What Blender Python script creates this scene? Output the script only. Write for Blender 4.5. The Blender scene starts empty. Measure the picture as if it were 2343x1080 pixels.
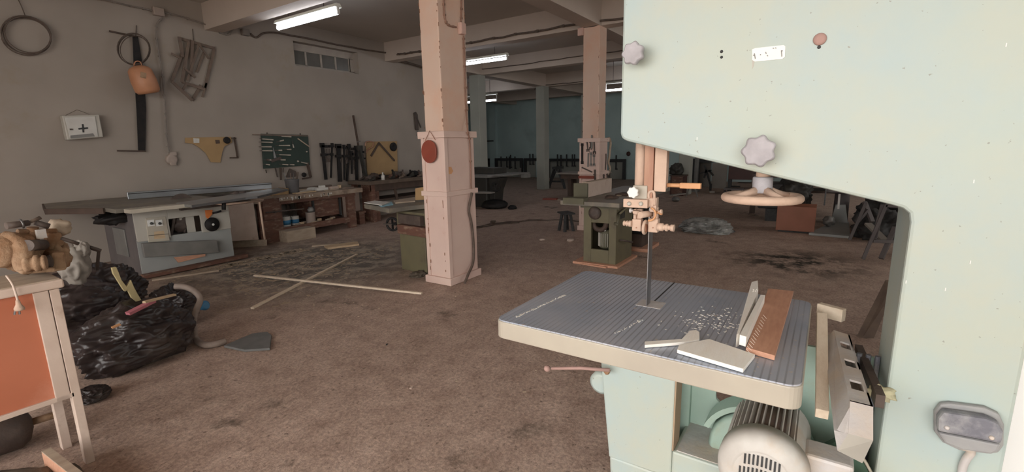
import bpy, bmesh, math, random
from mathutils import Vector, Matrix, noise
random.seed(7)
sc = bpy.context.scene
COL = sc.collection
PI = math.pi
# ------------------------------------------------------------------ camera
FPX, EYE = 1078.0, 1.6
def cam_rot():
    y, p, r = math.radians(56.35), math.radians(10.9), math.radians(-1.17)
    F = Vector((math.sin(y)*math.cos(p), math.cos(y)*math.cos(p), -math.sin(p)))
    R = Vector((math.cos(y), -math.sin(y), 0)); U = R.cross(F)
    return R*math.cos(r)+U*math.sin(r), -R*math.sin(r)+U*math.cos(r), F
RV, UV, FV = cam_rot()
EYEV = Vector((0, 0, EYE))
cd = bpy.data.cameras.new('camera'); cam = bpy.data.objects.new('camera', cd); COL.objects.link(cam)
cam.matrix_world = Matrix(((RV.x, UV.x, -FV.x, 0), (RV.y, UV.y, -FV.y, 0), (RV.z, UV.z, -FV.z, EYE), (0, 0, 0, 1)))
cd.sensor_width = 36; cd.lens = FPX/2343*36; cd.clip_start = 0.02; cd.clip_end = 200
sc.camera = cam
# ------------------------------------------------------------------ world, daylight, exposure
sc.view_settings.view_transform = 'Standard'; sc.view_settings.look = 'None'
sc.view_settings.gamma = 1; sc.view_settings.use_curve_mapping = False
sc.view_settings.exposure = 0.13
w = bpy.data.worlds.new('world'); sc.world = w; w.use_nodes = True
bgn = w.node_tree.nodes['Background']; bgn.inputs[0].default_value = (1.0, 0.965, 0.93, 1); bgn.inputs[1].default_value = 5.1
OPEN = dict(x=-4.0, y0=-4.6, y1=5.4, z1=3.85)        # the entrance behind the camera
pl = bpy.data.lights.new('doorway_portal', 'AREA'); pl.shape = 'RECTANGLE'
pl.size = OPEN['y1']-OPEN['y0']; pl.size_y = OPEN['z1']
try: pl.cycles.is_portal = True
except Exception: pass
po = bpy.data.objects.new('doorway_portal', pl); COL.objects.link(po)
po.location = (OPEN['x']-0.02, (OPEN['y0']+OPEN['y1'])/2, OPEN['z1']/2)
po.rotation_euler = Vector((1, 0, 0)).to_track_quat('-Z', 'Z').to_euler()
ADDED_WINS = ((4.2, 7.4), (9.0, 12.2), (13.6, 16.8)); ADDED_WINZ = (2.3, 3.45)      # unseen high windows, added in the right-hand wall to light the far area
for a, b_ in ADDED_WINS:
    q = bpy.data.lights.new('added_window_portal', 'AREA'); q.shape = 'RECTANGLE'; q.size = b_-a; q.size_y = ADDED_WINZ[1]-ADDED_WINZ[0]
    q.cycles.is_portal = True
    qo = bpy.data.objects.new('added_window_portal', q); COL.objects.link(qo); qo.location = ((a+b_)/2, -5.42, sum(ADDED_WINZ)/2)
    qo.rotation_euler = Vector((0, 1, 0)).to_track_quat('-Z', 'Z').to_euler()
TUBE = 15.0
# ------------------------------------------------------------------ pixel -> place (real depths are given for every call)
def ray(px, py):
    return RV*((px-1171.5)/FPX) - UV*((py-540)/FPX) + FV
def G(px, py, z=0.0):
    d = ray(px, py); return EYEV + d*((z-EYE)/d.z)
def PX(px, py, x):
    d = ray(px, py); return EYEV + d*(x/d.x)
def PY(px, py, y):
    d = ray(px, py); return EYEV + d*(y/d.y)
# ------------------------------------------------------------------ materials
def rgb(h):
    return tuple(((int(h[i:i+2], 16)/255)+0.0)**2.2 for i in (0, 2, 4))+(1,)
def mat(name, c1, c2=None, scale=6, rough=0.7, metal=0.0, bump=0.0, c3=None, s3=1.3, amt3=0.5, detail=6, stretch=(1, 1, 1), spec=0.5, speck=None):
    m = bpy.data.materials.new(name); m.use_nodes = True
    N, L = m.node_tree.nodes, m.node_tree.links; b = N['Principled BSDF']
    b.inputs['Roughness'].default_value = rough; b.inputs['Metallic'].default_value = metal
    b.inputs['Specular IOR Level'].default_value = spec
    tc = N.new('ShaderNodeTexCoord'); mp = N.new('ShaderNodeMapping'); mp.inputs['Scale'].default_value = stretch
    L.new(tc.outputs['Object'], mp.inputs['Vector'])
    nz = N.new('ShaderNodeTexNoise'); nz.inputs['Scale'].default_value = scale; nz.inputs['Detail'].default_value = detail
    L.new(mp.outputs[0], nz.inputs['Vector'])
    rp = N.new('ShaderNodeValToRGB'); rp.color_ramp.elements[0].position = .32; rp.color_ramp.elements[1].position = .68
    c2 = c2 or tuple(x*0.8 for x in c1[:3])+(1,)
    rp.color_ramp.elements[0].color = c1; rp.color_ramp.elements[1].color = c2
    L.new(nz.outputs['Fac'], rp.inputs[0]); out = rp.outputs[0]
    if c3:
        n2 = N.new('ShaderNodeTexNoise'); n2.inputs['Scale'].default_value = s3; n2.inputs['Detail'].default_value = 8
        n2.inputs['Roughness'].default_value = .65
        L.new(mp.outputs[0], n2.inputs['Vector'])
        r2 = N.new('ShaderNodeValToRGB'); r2.color_ramp.elements[0].position = 1-amt3-.12; r2.color_ramp.elements[1].position = 1-amt3+.12
        L.new(n2.outputs['Fac'], r2.inputs[0])
        mx = N.new('ShaderNodeMix'); mx.data_type = 'RGBA'
        L.new(r2.outputs[0], mx.inputs['Factor']); L.new(out, mx.inputs[6]); mx.inputs[7].default_value = c3; out = mx.outputs[2]
    if speck:
        n4 = N.new('ShaderNodeTexNoise'); n4.inputs['Scale'].default_value = 70; n4.inputs['Detail'].default_value = 2
        L.new(mp.outputs[0], n4.inputs['Vector'])
        r4 = N.new('ShaderNodeValToRGB'); r4.color_ramp.elements[0].position = .735; r4.color_ramp.elements[1].position = .76
        L.new(n4.outputs['Fac'], r4.inputs[0]); mx = N.new('ShaderNodeMix'); mx.data_type = 'RGBA'
        L.new(r4.outputs[0], mx.inputs['Factor']); L.new(out, mx.inputs[6]); mx.inputs[7].default_value = speck; out = mx.outputs[2]
    L.new(out, b.inputs['Base Color'])
    if bump:
        bp = N.new('ShaderNodeBump'); bp.inputs['Strength'].default_value = min(1, bump); bp.inputs['Distance'].default_value = .01
        n3 = N.new('ShaderNodeTexNoise'); n3.inputs['Scale'].default_value = scale*4; n3.inputs['Detail'].default_value = 6
        L.new(mp.outputs[0], n3.inputs['Vector']); L.new(n3.outputs['Fac'], bp.inputs['Height']); L.new(bp.outputs[0], b.inputs['Normal'])
    return m
def emit(name, c, s):
    m = bpy.data.materials.new(name); m.use_nodes = True
    b = m.node_tree.nodes['Principled BSDF']; b.inputs['Base Color'].default_value = c
    b.inputs['Emission Color'].default_value = c; b.inputs['Emission Strength'].default_value = s
    return m
M = {}
M['wall'] = mat('plaster_wall', (.37, .318, .275, 1), (.32, .275, .238, 1), 1.2, .9, bump=.15, c3=(.30, .235, .16, 1), s3=.8, amt3=.30)
M['far'] = mat('teal_wall', (.52, .64, .63, 1), (.44, .56, .555, 1), .9, .85, bump=.1, c3=(.32, .41, .41, 1), s3=.6, amt3=.32)
M['ceil'] = mat('ceiling_plaster', (.54, .48, .42, 1), (.49, .435, .38, 1), 1.0, .9, bump=.1)
M['beam'] = mat('beam_plaster', (.56, .47, .40, 1), (.51, .425, .36, 1), 1.6, .85, bump=.15)
M['pink'] = mat('pink_column_paint', (.72, .54, .43, 1), (.66, .48, .385, 1), 2.0, .6, bump=.12, c3=(.70, .40, .27, 1), s3=1.1, amt3=.40)
M['pink2'] = mat('pink_cladding_paint', (.72, .545, .47, 1), (.67, .485, .42, 1), 2.5, .6, bump=.12, c3=(.50, .25, .17, 1), s3=5, amt3=.24)
M['fcol'] = mat('grey_column_paint', (.40, .40, .35, 1), (.34, .34, .30, 1), 1.5, .8)
M['white'] = mat('white_door_paint', (.95, .95, .93, 1), (.92, .92, .90, 1), 3, .6)
M['mint'] = mat('mint_machine_paint', (.44, .51, .455, 1), (.49, .50, .415, 1), 1.6, .42, bump=.05, c3=(.41, .50, .49, 1), s3=2.6, amt3=.46, speck=(.30, .31, .27, 1))
M['mintdark'] = mat('green_inner_paint', (.42, .56, .48, 1), (.34, .47, .40, 1), 4, .5, c3=(.35, .36, .25, 1), s3=5, amt3=.35)
M['dkgreen'] = mat('dark_green_paint', (.045, .10, .065, 1), (.07, .12, .075, 1), 5, .6, c3=(.20, .18, .12, 1), s3=8, amt3=.36)
M['beige'] = mat('dusty_cast_rim', (.50, .455, .37, 1), (.43, .385, .32, 1), 5, .36, bump=.1, c3=(.40, .33, .27, 1), s3=6, amt3=.28)
M['knob'] = mat('dusty_grey_knob', (.48, .46, .485, 1), (.37, .35, .37, 1), 20, .7, bump=.2)
M['pinkcast'] = mat('dusty_pinkish_casting', (.64, .46, .35, 1), (.56, .40, .31, 1), 14, .7, bump=.3)
M['orangecast'] = mat('orange_dusty_metal', (.70, .36, .17, 1), (.58, .30, .15, 1), 14, .6, bump=.2)
M['rail'] = mat('brown_guide_rail', (.30, .12, .07, 1), (.45, .25, .16, 1), 20, .5, stretch=(1, 1, .2))
M['steel'] = mat('worn_steel', (.30, .30, .30, 1), (.18, .17, .17, 1), 30, .35, .8, stretch=(1, 1, .2))
M['motor'] = mat('motor_grey_paint', (.62, .60, .56, 1), (.52, .49, .45, 1), 12, .6, bump=.1, c3=(.55, .42, .30, 1), s3=4, amt3=.35)
M['motordark'] = mat('motor_inner_dark', (.14, .10, .09, 1), (.22, .16, .12, 1), 14, .8)
M['greyalu'] = mat('dusty_aluminium', (.62, .60, .59, 1), (.50, .46, .44, 1), 8, .55, .1, bump=.25, c3=(.60, .50, .40, 1), s3=5, amt3=.40)
M['blackbox'] = mat('dusty_black_switch', (.11, .11, .135, 1), (.20, .20, .23, 1), 12, .6, bump=.2, c3=(.40, .40, .40, 1), s3=9, amt3=.40)
M['pale'] = mat('fresh_cut_wood', (.97, .94, .88, 1), (.95, .90, .82, 1), 10, .7, stretch=(1, 6, 6), bump=.15)
M['ply'] = mat('red_plywood', (.66, .36, .24, 1), (.56, .29, .19, 1), 14, .6, stretch=(1, 5, 5), bump=.1)
M['wood'] = mat('raw_wood', (.62, .47, .31, 1), (.50, .36, .22, 1), 6, .7, stretch=(1, 5, 5), bump=.2)
M['dustwood'] = mat('dusty_wood', (.46, .37, .28, 1), (.36, .28, .21, 1), 6, .8, stretch=(1, 4, 4), bump=.2)
M['brown'] = mat('red_brown_bench_wood', (.17, .078, .052, 1), (.12, .058, .042, 1), 5, .65, stretch=(1, 1, 3), bump=.2, c3=(.34, .25, .18, 1), s3=7, amt3=.36)
M['benchtop'] = mat('worn_bench_top', (.26, .19, .14, 1), (.38, .30, .23, 1), 7, .75, bump=.3, c3=(.10, .065, .05, 1), s3=5, amt3=.38)
M['darkwood'] = mat('dark_old_wood', (.065, .042, .032, 1), (.10, .065, .048, 1), 6, .7, bump=.2)
M['orange'] = mat('orange_hardboard', (.52, .17, .09, 1), (.45, .14, .07, 1), 2.2, .55, bump=.05, c3=(.66, .30, .20, 1), s3=1.6, amt3=.34)
M['cream'] = mat('cream_painted_wood', (.66, .53, .45, 1), (.58, .45, .37, 1), 6, .6, bump=.15, c3=(.38, .25, .17, 1), s3=8, amt3=.30)
M['rust'] = mat('orange_dusty_cast', (.30, .155, .075, 1), (.19, .10, .055, 1), 9, .9, bump=1, c3=(.38, .25, .155, 1), s3=7, amt3=.5)
M['rustdark'] = mat('dark_grimy_metal', (.065, .048, .042, 1), (.11, .08, .065, 1), 12, .6, bump=.3)
M['black'] = mat('black_paint', (.014, .013, .014, 1), (.026, .022, .02, 1), 10, .6, spec=.25)
M['bag'] = mat('black_plastic_film', (.022, .016, .016, 1), (.045, .032, .03, 1), 4, .36, bump=.3, c3=(.09, .07, .055, 1), s3=2.0, amt3=.36)
M['olive'] = mat('olive_machine_paint', (.17, .15, .085, 1), (.14, .122, .075, 1), 4, .55, c3=(.11, .085, .055, 1), s3=4, amt3=.34)
M['oliveback'] = mat('worn_machine_green', (.14, .13, .08, 1), (.11, .10, .065, 1), 4, .6)
M['lightgrey'] = mat('light_machine_paint', (.52, .49, .43, 1), (.45, .42, .37, 1), 3, .5, c3=(.36, .33, .29, 1), s3=2, amt3=.35)
M['bluegrey'] = mat('blue_grey_panel', (.36, .37, .36, 1), (.31, .32, .31, 1), 3, .5)
M['midgrey'] = mat('mid_grey_metal', (.19, .185, .175, 1), (.25, .24, .225, 1), 5, .5, .2)
M['darkgrey'] = mat('dark_grey_panel', (.12, .105, .105, 1), (.16, .14, .135, 1), 4, .6)
M['alu'] = mat('brushed_aluminium', (.42, .44, .46, 1), (.34, .35, .37, 1), 8, .28, .85, stretch=(.2, 4, 4))
M['sawtable'] = mat('dusty_saw_table', (.17, .155, .13, 1), (.24, .215, .18, 1), 7, .5, .2, c3=(.32, .27, .20, 1), s3=3, amt3=.4)
M['orangebit'] = mat('orange_plastic', (.75, .22, .05, 1), (.66, .18, .04, 1), 8, .5)
M['green'] = mat('dark_green_tool_board', (.022, .038, .030, 1), (.028, .048, .038, 1), 5, .6)
M['handle'] = mat('pale_wood_handle', (.50, .45, .38, 1), (.42, .36, .30, 1), 12, .6)
M['cable'] = mat('cable_sheath', (.09, .065, .05, 1), (.14, .10, .08, 1), 15, .7)
M['cablegrey'] = mat('grey_cable_sheath', (.26, .22, .19, 1), (.20, .17, .15, 1), 15, .7)
M['jbox'] = mat('junction_box_plastic', (.42, .34, .29, 1), (.35, .28, .24, 1), 8, .6)
M['jpink'] = mat('painted_junction_box', (.66, .44, .37, 1), (.60, .40, .33, 1), 8, .6)
M['can'] = mat('orange_plastic_canister', (.55, .26, .14, 1), (.46, .21, .11, 1), 6, .5)
M['oldwood'] = mat('grey_brown_wood', (.20, .145, .11, 1), (.14, .10, .08, 1), 8, .8, bump=.2)
M['hard'] = mat('tan_board', (.42, .27, .13, 1), (.36, .23, .11, 1), 4, .7, c3=(.28, .18, .09, 1), s3=3, amt3=.3)
M['whitepl'] = mat('white_plastic', (.62, .60, .56, 1), (.55, .52, .48, 1), 8, .5)
M['red'] = mat('red_paint', (.29, .065, .038, 1), (.22, .05, .03, 1), 6, .45, c3=(.30, .05, .03, 1), s3=9, amt3=.35)
M['pinkwood'] = mat('pink_painted_wood', (.50, .16, .20, 1), (.45, .15, .18, 1), 6, .6)
M['yellowwood'] = mat('yellowish_scrap_board', (.50, .42, .22, 1), (.42, .35, .19, 1), 6, .6)
M['slate'] = mat('grey_felt_board', (.13, .13, .125, 1), (.17, .165, .16, 1), 12, .8)
M['blue'] = mat('blue_plastic', (.04, .19, .36, 1), (.04, .16, .30, 1), 8, .4)
M['bluepaper'] = mat('pale_blue_paper', (.30, .52, .62, 1), (.26, .45, .55, 1), 8, .6)
M['paper'] = mat('white_paper', (.66, .64, .60, 1), (.58, .56, .52, 1), 8, .7)
M['hose'] = mat('grey_brown_hose', (.30, .235, .20, 1), (.24, .19, .16, 1), 20, .6)
M['bucket'] = mat('grey_bucket', (.12, .12, .125, 1), (.16, .155, .155, 1), 8, .5)
M['boxbrown'] = mat('red_brown_hardboard', (.33, .115, .06, 1), (.28, .10, .05, 1), 4, .5)
M['dkred'] = mat('dark_red_furniture', (.075, .022, .017, 1), (.05, .018, .014, 1), 3, .5)
M['panelgrey'] = mat('grey_board_panel', (.30, .27, .235, 1), (.25, .225, .20, 1), 3, .7)
M['clear'] = mat('crumpled_clear_film', (.42, .42, .40, 1), (.10, .10, .095, 1), 7, .2, bump=.4, spec=.8)
M['shave'] = mat('wood_shavings', (.50, .39, .28, 1), (.40, .31, .23, 1), 10, .9)
M['ground'] = mat('outdoor_concrete', (.45, .41, .36, 1), (.38, .34, .3, 1), 2, .9)
M['tube'] = emit('fluorescent_tube', (.84, .90, 1.0, 1), TUBE)
M['reflector'] = mat('white_enamel_reflector', (.75, .74, .66, 1), (.70, .69, .62, 1), 4, .4)
M['glass'] = mat('dirty_window_glass', (.10, .095, .085, 1), (.14, .13, .115, 1), 5, .25)
M['flake'] = mat('chipped_paint', (.22, .10, .06, 1), (.30, .15, .09, 1), 30, .8)
M['fluff'] = mat('sawdust_fluff', (.62, .58, .38, 1), (.52, .49, .33, 1), 30, 1.0)
M['ink'] = mat('black_print', (.03, .03, .03, 1), (.05, .05, .05, 1), 30, .7)
M['mesh'] = mat('pale_grey_plate', (.80, .80, .77, 1), (.74, .73, .70, 1), 10, .25)
M['stickwood'] = mat('pale_stick_wood', (.80, .68, .54, 1), (.70, .57, .43, 1), 8, .7, stretch=(1, 5, 5), bump=.2)
M['window'] = mat('grey_window_paint', (.42, .37, .32, 1), (.36, .31, .27, 1), 6, .7)
M['brownedge'] = mat('brown_shaded_edge', (.40, .29, .19, 1), (.33, .24, .16, 1), 9, .7)
M['cablebrown'] = mat('brown_cable', (.30, .17, .12, 1), (.24, .135, .10, 1), 15, .7)
M['fardark'] = mat('grimy_black_machine', (.028, .026, .022, 1), (.045, .04, .033, 1), 6, .6)
M['boxgrey'] = mat('dusty_grey_box', (.36, .36, .35, 1), (.26, .26, .27, 1), 9, .6, bump=.2)
M['plugtan'] = mat('dusty_rose_plug', (.46, .29, .25, 1), (.40, .25, .22, 1), 20, .8)
M['darktop'] = mat('grimy_bench_top', (.10, .07, .052, 1), (.15, .11, .08, 1), 7, .8, bump=.3)
M['rag'] = mat('dark_rag_cloth', (.09, .07, .05, 1), (.16, .13, .10, 1), 12, .9, bump=.4)

def floor_mat():
    m = bpy.data.materials.new('dusty_concrete_floor'); m.use_nodes = True
    N, L = m.node_tree.nodes, m.node_tree.links; b = N['Principled BSDF']; b.inputs['Roughness'].default_value = .62
    b.inputs['Specular IOR Level'].default_value = .35
    tc = N.new('ShaderNodeTexCoord'); geo = N.new('ShaderNodeNewGeometry')
    def nz(s, d=8, r=.6):
        n = N.new('ShaderNodeTexNoise'); n.inputs['Scale'].default_value = s; n.inputs['Detail'].default_value = d; n.inputs['Roughness'].default_value = r
        L.new(geo.outputs['Position'], n.inputs['Vector']); return n
    def ramp(src, p0, p1, c0=(0, 0, 0, 1), c1=(1, 1, 1, 1)):
        r = N.new('ShaderNodeValToRGB'); r.color_ramp.elements[0].position = p0; r.color_ramp.elements[1].position = p1
        r.color_ramp.elements[0].color = c0; r.color_ramp.elements[1].color = c1; L.new(src, r.inputs[0]); return r.outputs[0]
    def mix(f, a, c):
        x = N.new('ShaderNodeMix'); x.data_type = 'RGBA'; L.new(f, x.inputs['Factor'])
        for s, i in ((a, 6), (c, 7)):
            if isinstance(s, tuple): x.inputs[i].default_value = s
            else: L.new(s, x.inputs[i])
        return x.outputs[2]
    conc = ramp(nz(1.6).outputs['Fac'], .3, .7, (.25, .23, .185, 1), (.36, .33, .27, 1))
    dust = ramp(nz(5, 10, .7).outputs['Fac'], .32, .68, (.38, .265, .21, 1), (.62, .47, .385, 1))
    # brown dust towards the entrance, its colour also holding the warm daylight there
    sx = N.new('ShaderNodeSeparateXYZ'); L.new(geo.outputs['Position'], sx.inputs[0])
    ma = N.new('ShaderNodeMath'); ma.operation = 'MULTIPLY'; L.new(sx.outputs['X'], ma.inputs[0]); ma.inputs[1].default_value = 1/8
    ad = N.new('ShaderNodeMath'); ad.operation = 'MULTIPLY_ADD'; L.new(nz(.7, 6).outputs['Fac'], ad.inputs[0]); ad.inputs[1].default_value = .9; L.new(ma.outputs[0], ad.inputs[2])
    my = N.new('ShaderNodeMath'); my.operation = 'MULTIPLY_ADD'; L.new(sx.outputs['Y'], my.inputs[0]); my.inputs[1].default_value = .055; L.new(ad.outputs[0], my.inputs[2])
    f = ramp(my.outputs[0], 1.15, 2.0)
    my.inputs[1].default_value = .055
    c = mix(f, dust, conc)
    # pits and dark stains
    st = ramp(nz(1.1, 9, .7).outputs['Fac'], .60, .70); c = mix(st, c, (.09, .07, .05, 1))
    gn = ramp(nz(45, 5, .75).outputs['Fac'], .40, .62, (.72, .72, .72, 1), (1.15, 1.15, 1.15, 1))
    gm = N.new('ShaderNodeMix'); gm.data_type = 'RGBA'; gm.blend_type = 'MULTIPLY'; gm.inputs['Factor'].default_value = 1.0; L.new(c, gm.inputs[6]); L.new(gn, gm.inputs[7]); c = gm.outputs[2]
    pt = ramp(nz(28, 4, .6).outputs['Fac'], .60, .72); c = mix(pt, c, (.16, .11, .085, 1))
    # oil stains in front of the far machines
    vd = N.new('ShaderNodeVectorMath'); vd.operation = 'DISTANCE'; L.new(geo.outputs['Position'], vd.inputs[0]); vd.inputs[1].default_value = (7.1, .25, 0)
    o1 = ramp(vd.outputs['Value'], .35, 1.25, (1, 1, 1, 1), (0, 0, 0, 1)); o2 = ramp(nz(2.4, 9, .7).outputs['Fac'], .46, .56)
    mm = N.new('ShaderNodeMath'); mm.operation = 'MULTIPLY'; L.new(o1, mm.inputs[0]); L.new(o2, mm.inputs[1])
    c = mix(mm.outputs[0], c, (.03, .026, .02, 1))
    # pale sawdust smears by the saw bench
    vd2 = N.new('ShaderNodeVectorMath'); vd2.operation = 'DISTANCE'; L.new(geo.outputs['Position'], vd2.inputs[0]); vd2.inputs[1].default_value = (3.9, 6.1, 0)
    o3 = ramp(vd2.outputs['Value'], .3, 1.0, (1, 1, 1, 1), (0, 0, 0, 1))
    vd2s = N.new('ShaderNodeMath'); vd2s.operation = 'MULTIPLY'; L.new(vd2.outputs['Value'], vd2s.inputs[0]); vd2s.inputs[1].default_value = .4
    o3 = ramp(vd2s.outputs[0], .35, .95, (1, 1, 1, 1), (0, 0, 0, 1))
    dk = N.new('ShaderNodeMath'); dk.operation = 'MULTIPLY'; L.new(o3, dk.inputs[0]); dk.inputs[1].default_value = .85
    c = mix(dk.outputs[0], c, ramp(nz(4.2, 12, .72).outputs['Fac'], .47, .57, (.105, .10, .087, 1), (.40, .34, .27, 1)))
    L.new(c, b.inputs['Base Color'])
    bp = N.new('ShaderNodeBump'); bp.inputs['Strength'].default_value = .8; bp.inputs['Distance'].default_value = .014
    L.new(nz(18, 8, .7).outputs['Fac'], bp.inputs['Height']); L.new(bp.outputs[0], b.inputs['Normal'])
    return m
M['floor'] = floor_mat()
def table_mat():
    # planed cast iron: parallel grooves along x every 13 mm with dirt in them, worn patches
    m = bpy.data.materials.new('grooved_cast_iron'); m.use_nodes = True
    N, L = m.node_tree.nodes, m.node_tree.links; b = N['Principled BSDF']; b.inputs['Roughness'].default_value = .42; b.inputs['Metallic'].default_value = .25
    geo = N.new('ShaderNodeNewGeometry'); sx = N.new('ShaderNodeSeparateXYZ'); L.new(geo.outputs['Position'], sx.inputs[0])
    a = N.new('ShaderNodeMath'); a.operation = 'MULTIPLY'; L.new(sx.outputs['Y'], a.inputs[0]); a.inputs[1].default_value = 2*PI/.0195
    s = N.new('ShaderNodeMath'); s.operation = 'SINE'; L.new(a.outputs[0], s.inputs[0])
    r = N.new('ShaderNodeValToRGB'); L.new(s.outputs[0], r.inputs[0]); r.color_ramp.elements[0].position = .55; r.color_ramp.elements[1].position = .95
    n = N.new('ShaderNodeTexNoise'); n.inputs['Scale'].default_value = 4; n.inputs['Detail'].default_value = 8; L.new(geo.outputs['Position'], n.inputs['Vector'])
    r2 = N.new('ShaderNodeValToRGB'); L.new(n.outputs['Fac'], r2.inputs[0]); r2.color_ramp.elements[0].position = .35; r2.color_ramp.elements[1].position = .65
    r2.color_ramp.elements[0].color = (.40, .45, .54, 1); r2.color_ramp.elements[1].color = (.52, .54, .60, 1)
    n4 = N.new('ShaderNodeTexNoise'); n4.inputs['Scale'].default_value = 2.2; L.new(geo.outputs['Position'], n4.inputs['Vector'])
    r4 = N.new('ShaderNodeValToRGB'); L.new(n4.outputs['Fac'], r4.inputs[0]); r4.color_ramp.elements[0].position = .4; r4.color_ramp.elements[1].position = .65
    r4.color_ramp.elements[0].color = (.62, .62, .62, 1); r4.color_ramp.elements[1].color = (.12, .12, .12, 1)
    mu = N.new('ShaderNodeMath'); mu.operation = 'MULTIPLY'; L.new(r.outputs[0], mu.inputs[0]); L.new(r4.outputs[0], mu.inputs[1])
    mx = N.new('ShaderNodeMix'); mx.data_type = 'RGBA'; L.new(mu.outputs[0], mx.inputs['Factor']); L.new(r2.outputs[0], mx.inputs[6]); mx.inputs[7].default_value = (.17, .165, .185, 1)
    # sawdust film scattered over the surface
    n3 = N.new('ShaderNodeTexNoise'); n3.inputs['Scale'].default_value = 45; n3.inputs['Detail'].default_value = 5; L.new(geo.outputs['Position'], n3.inputs['Vector'])
    r3 = N.new('ShaderNodeValToRGB'); L.new(n3.outputs['Fac'], r3.inputs[0]); r3.color_ramp.elements[0].position = .66; r3.color_ramp.elements[1].position = .72
    m2 = N.new('ShaderNodeMix'); m2.data_type = 'RGBA'; L.new(r3.outputs[0], m2.inputs['Factor']); L.new(mx.outputs[2], m2.inputs[6]); m2.inputs[7].default_value = (.62, .56, .50, 1)
    L.new(m2.outputs[2], b.inputs['Base Color'])
    bp = N.new('ShaderNodeBump'); bp.inputs['Strength'].default_value = .6; bp.inputs['Distance'].default_value = .001; bp.invert = True
    L.new(r.outputs[0], bp.inputs['Height']); L.new(bp.outputs[0], b.inputs['Normal'])
    return m
M['grooved'] = table_mat()

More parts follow.
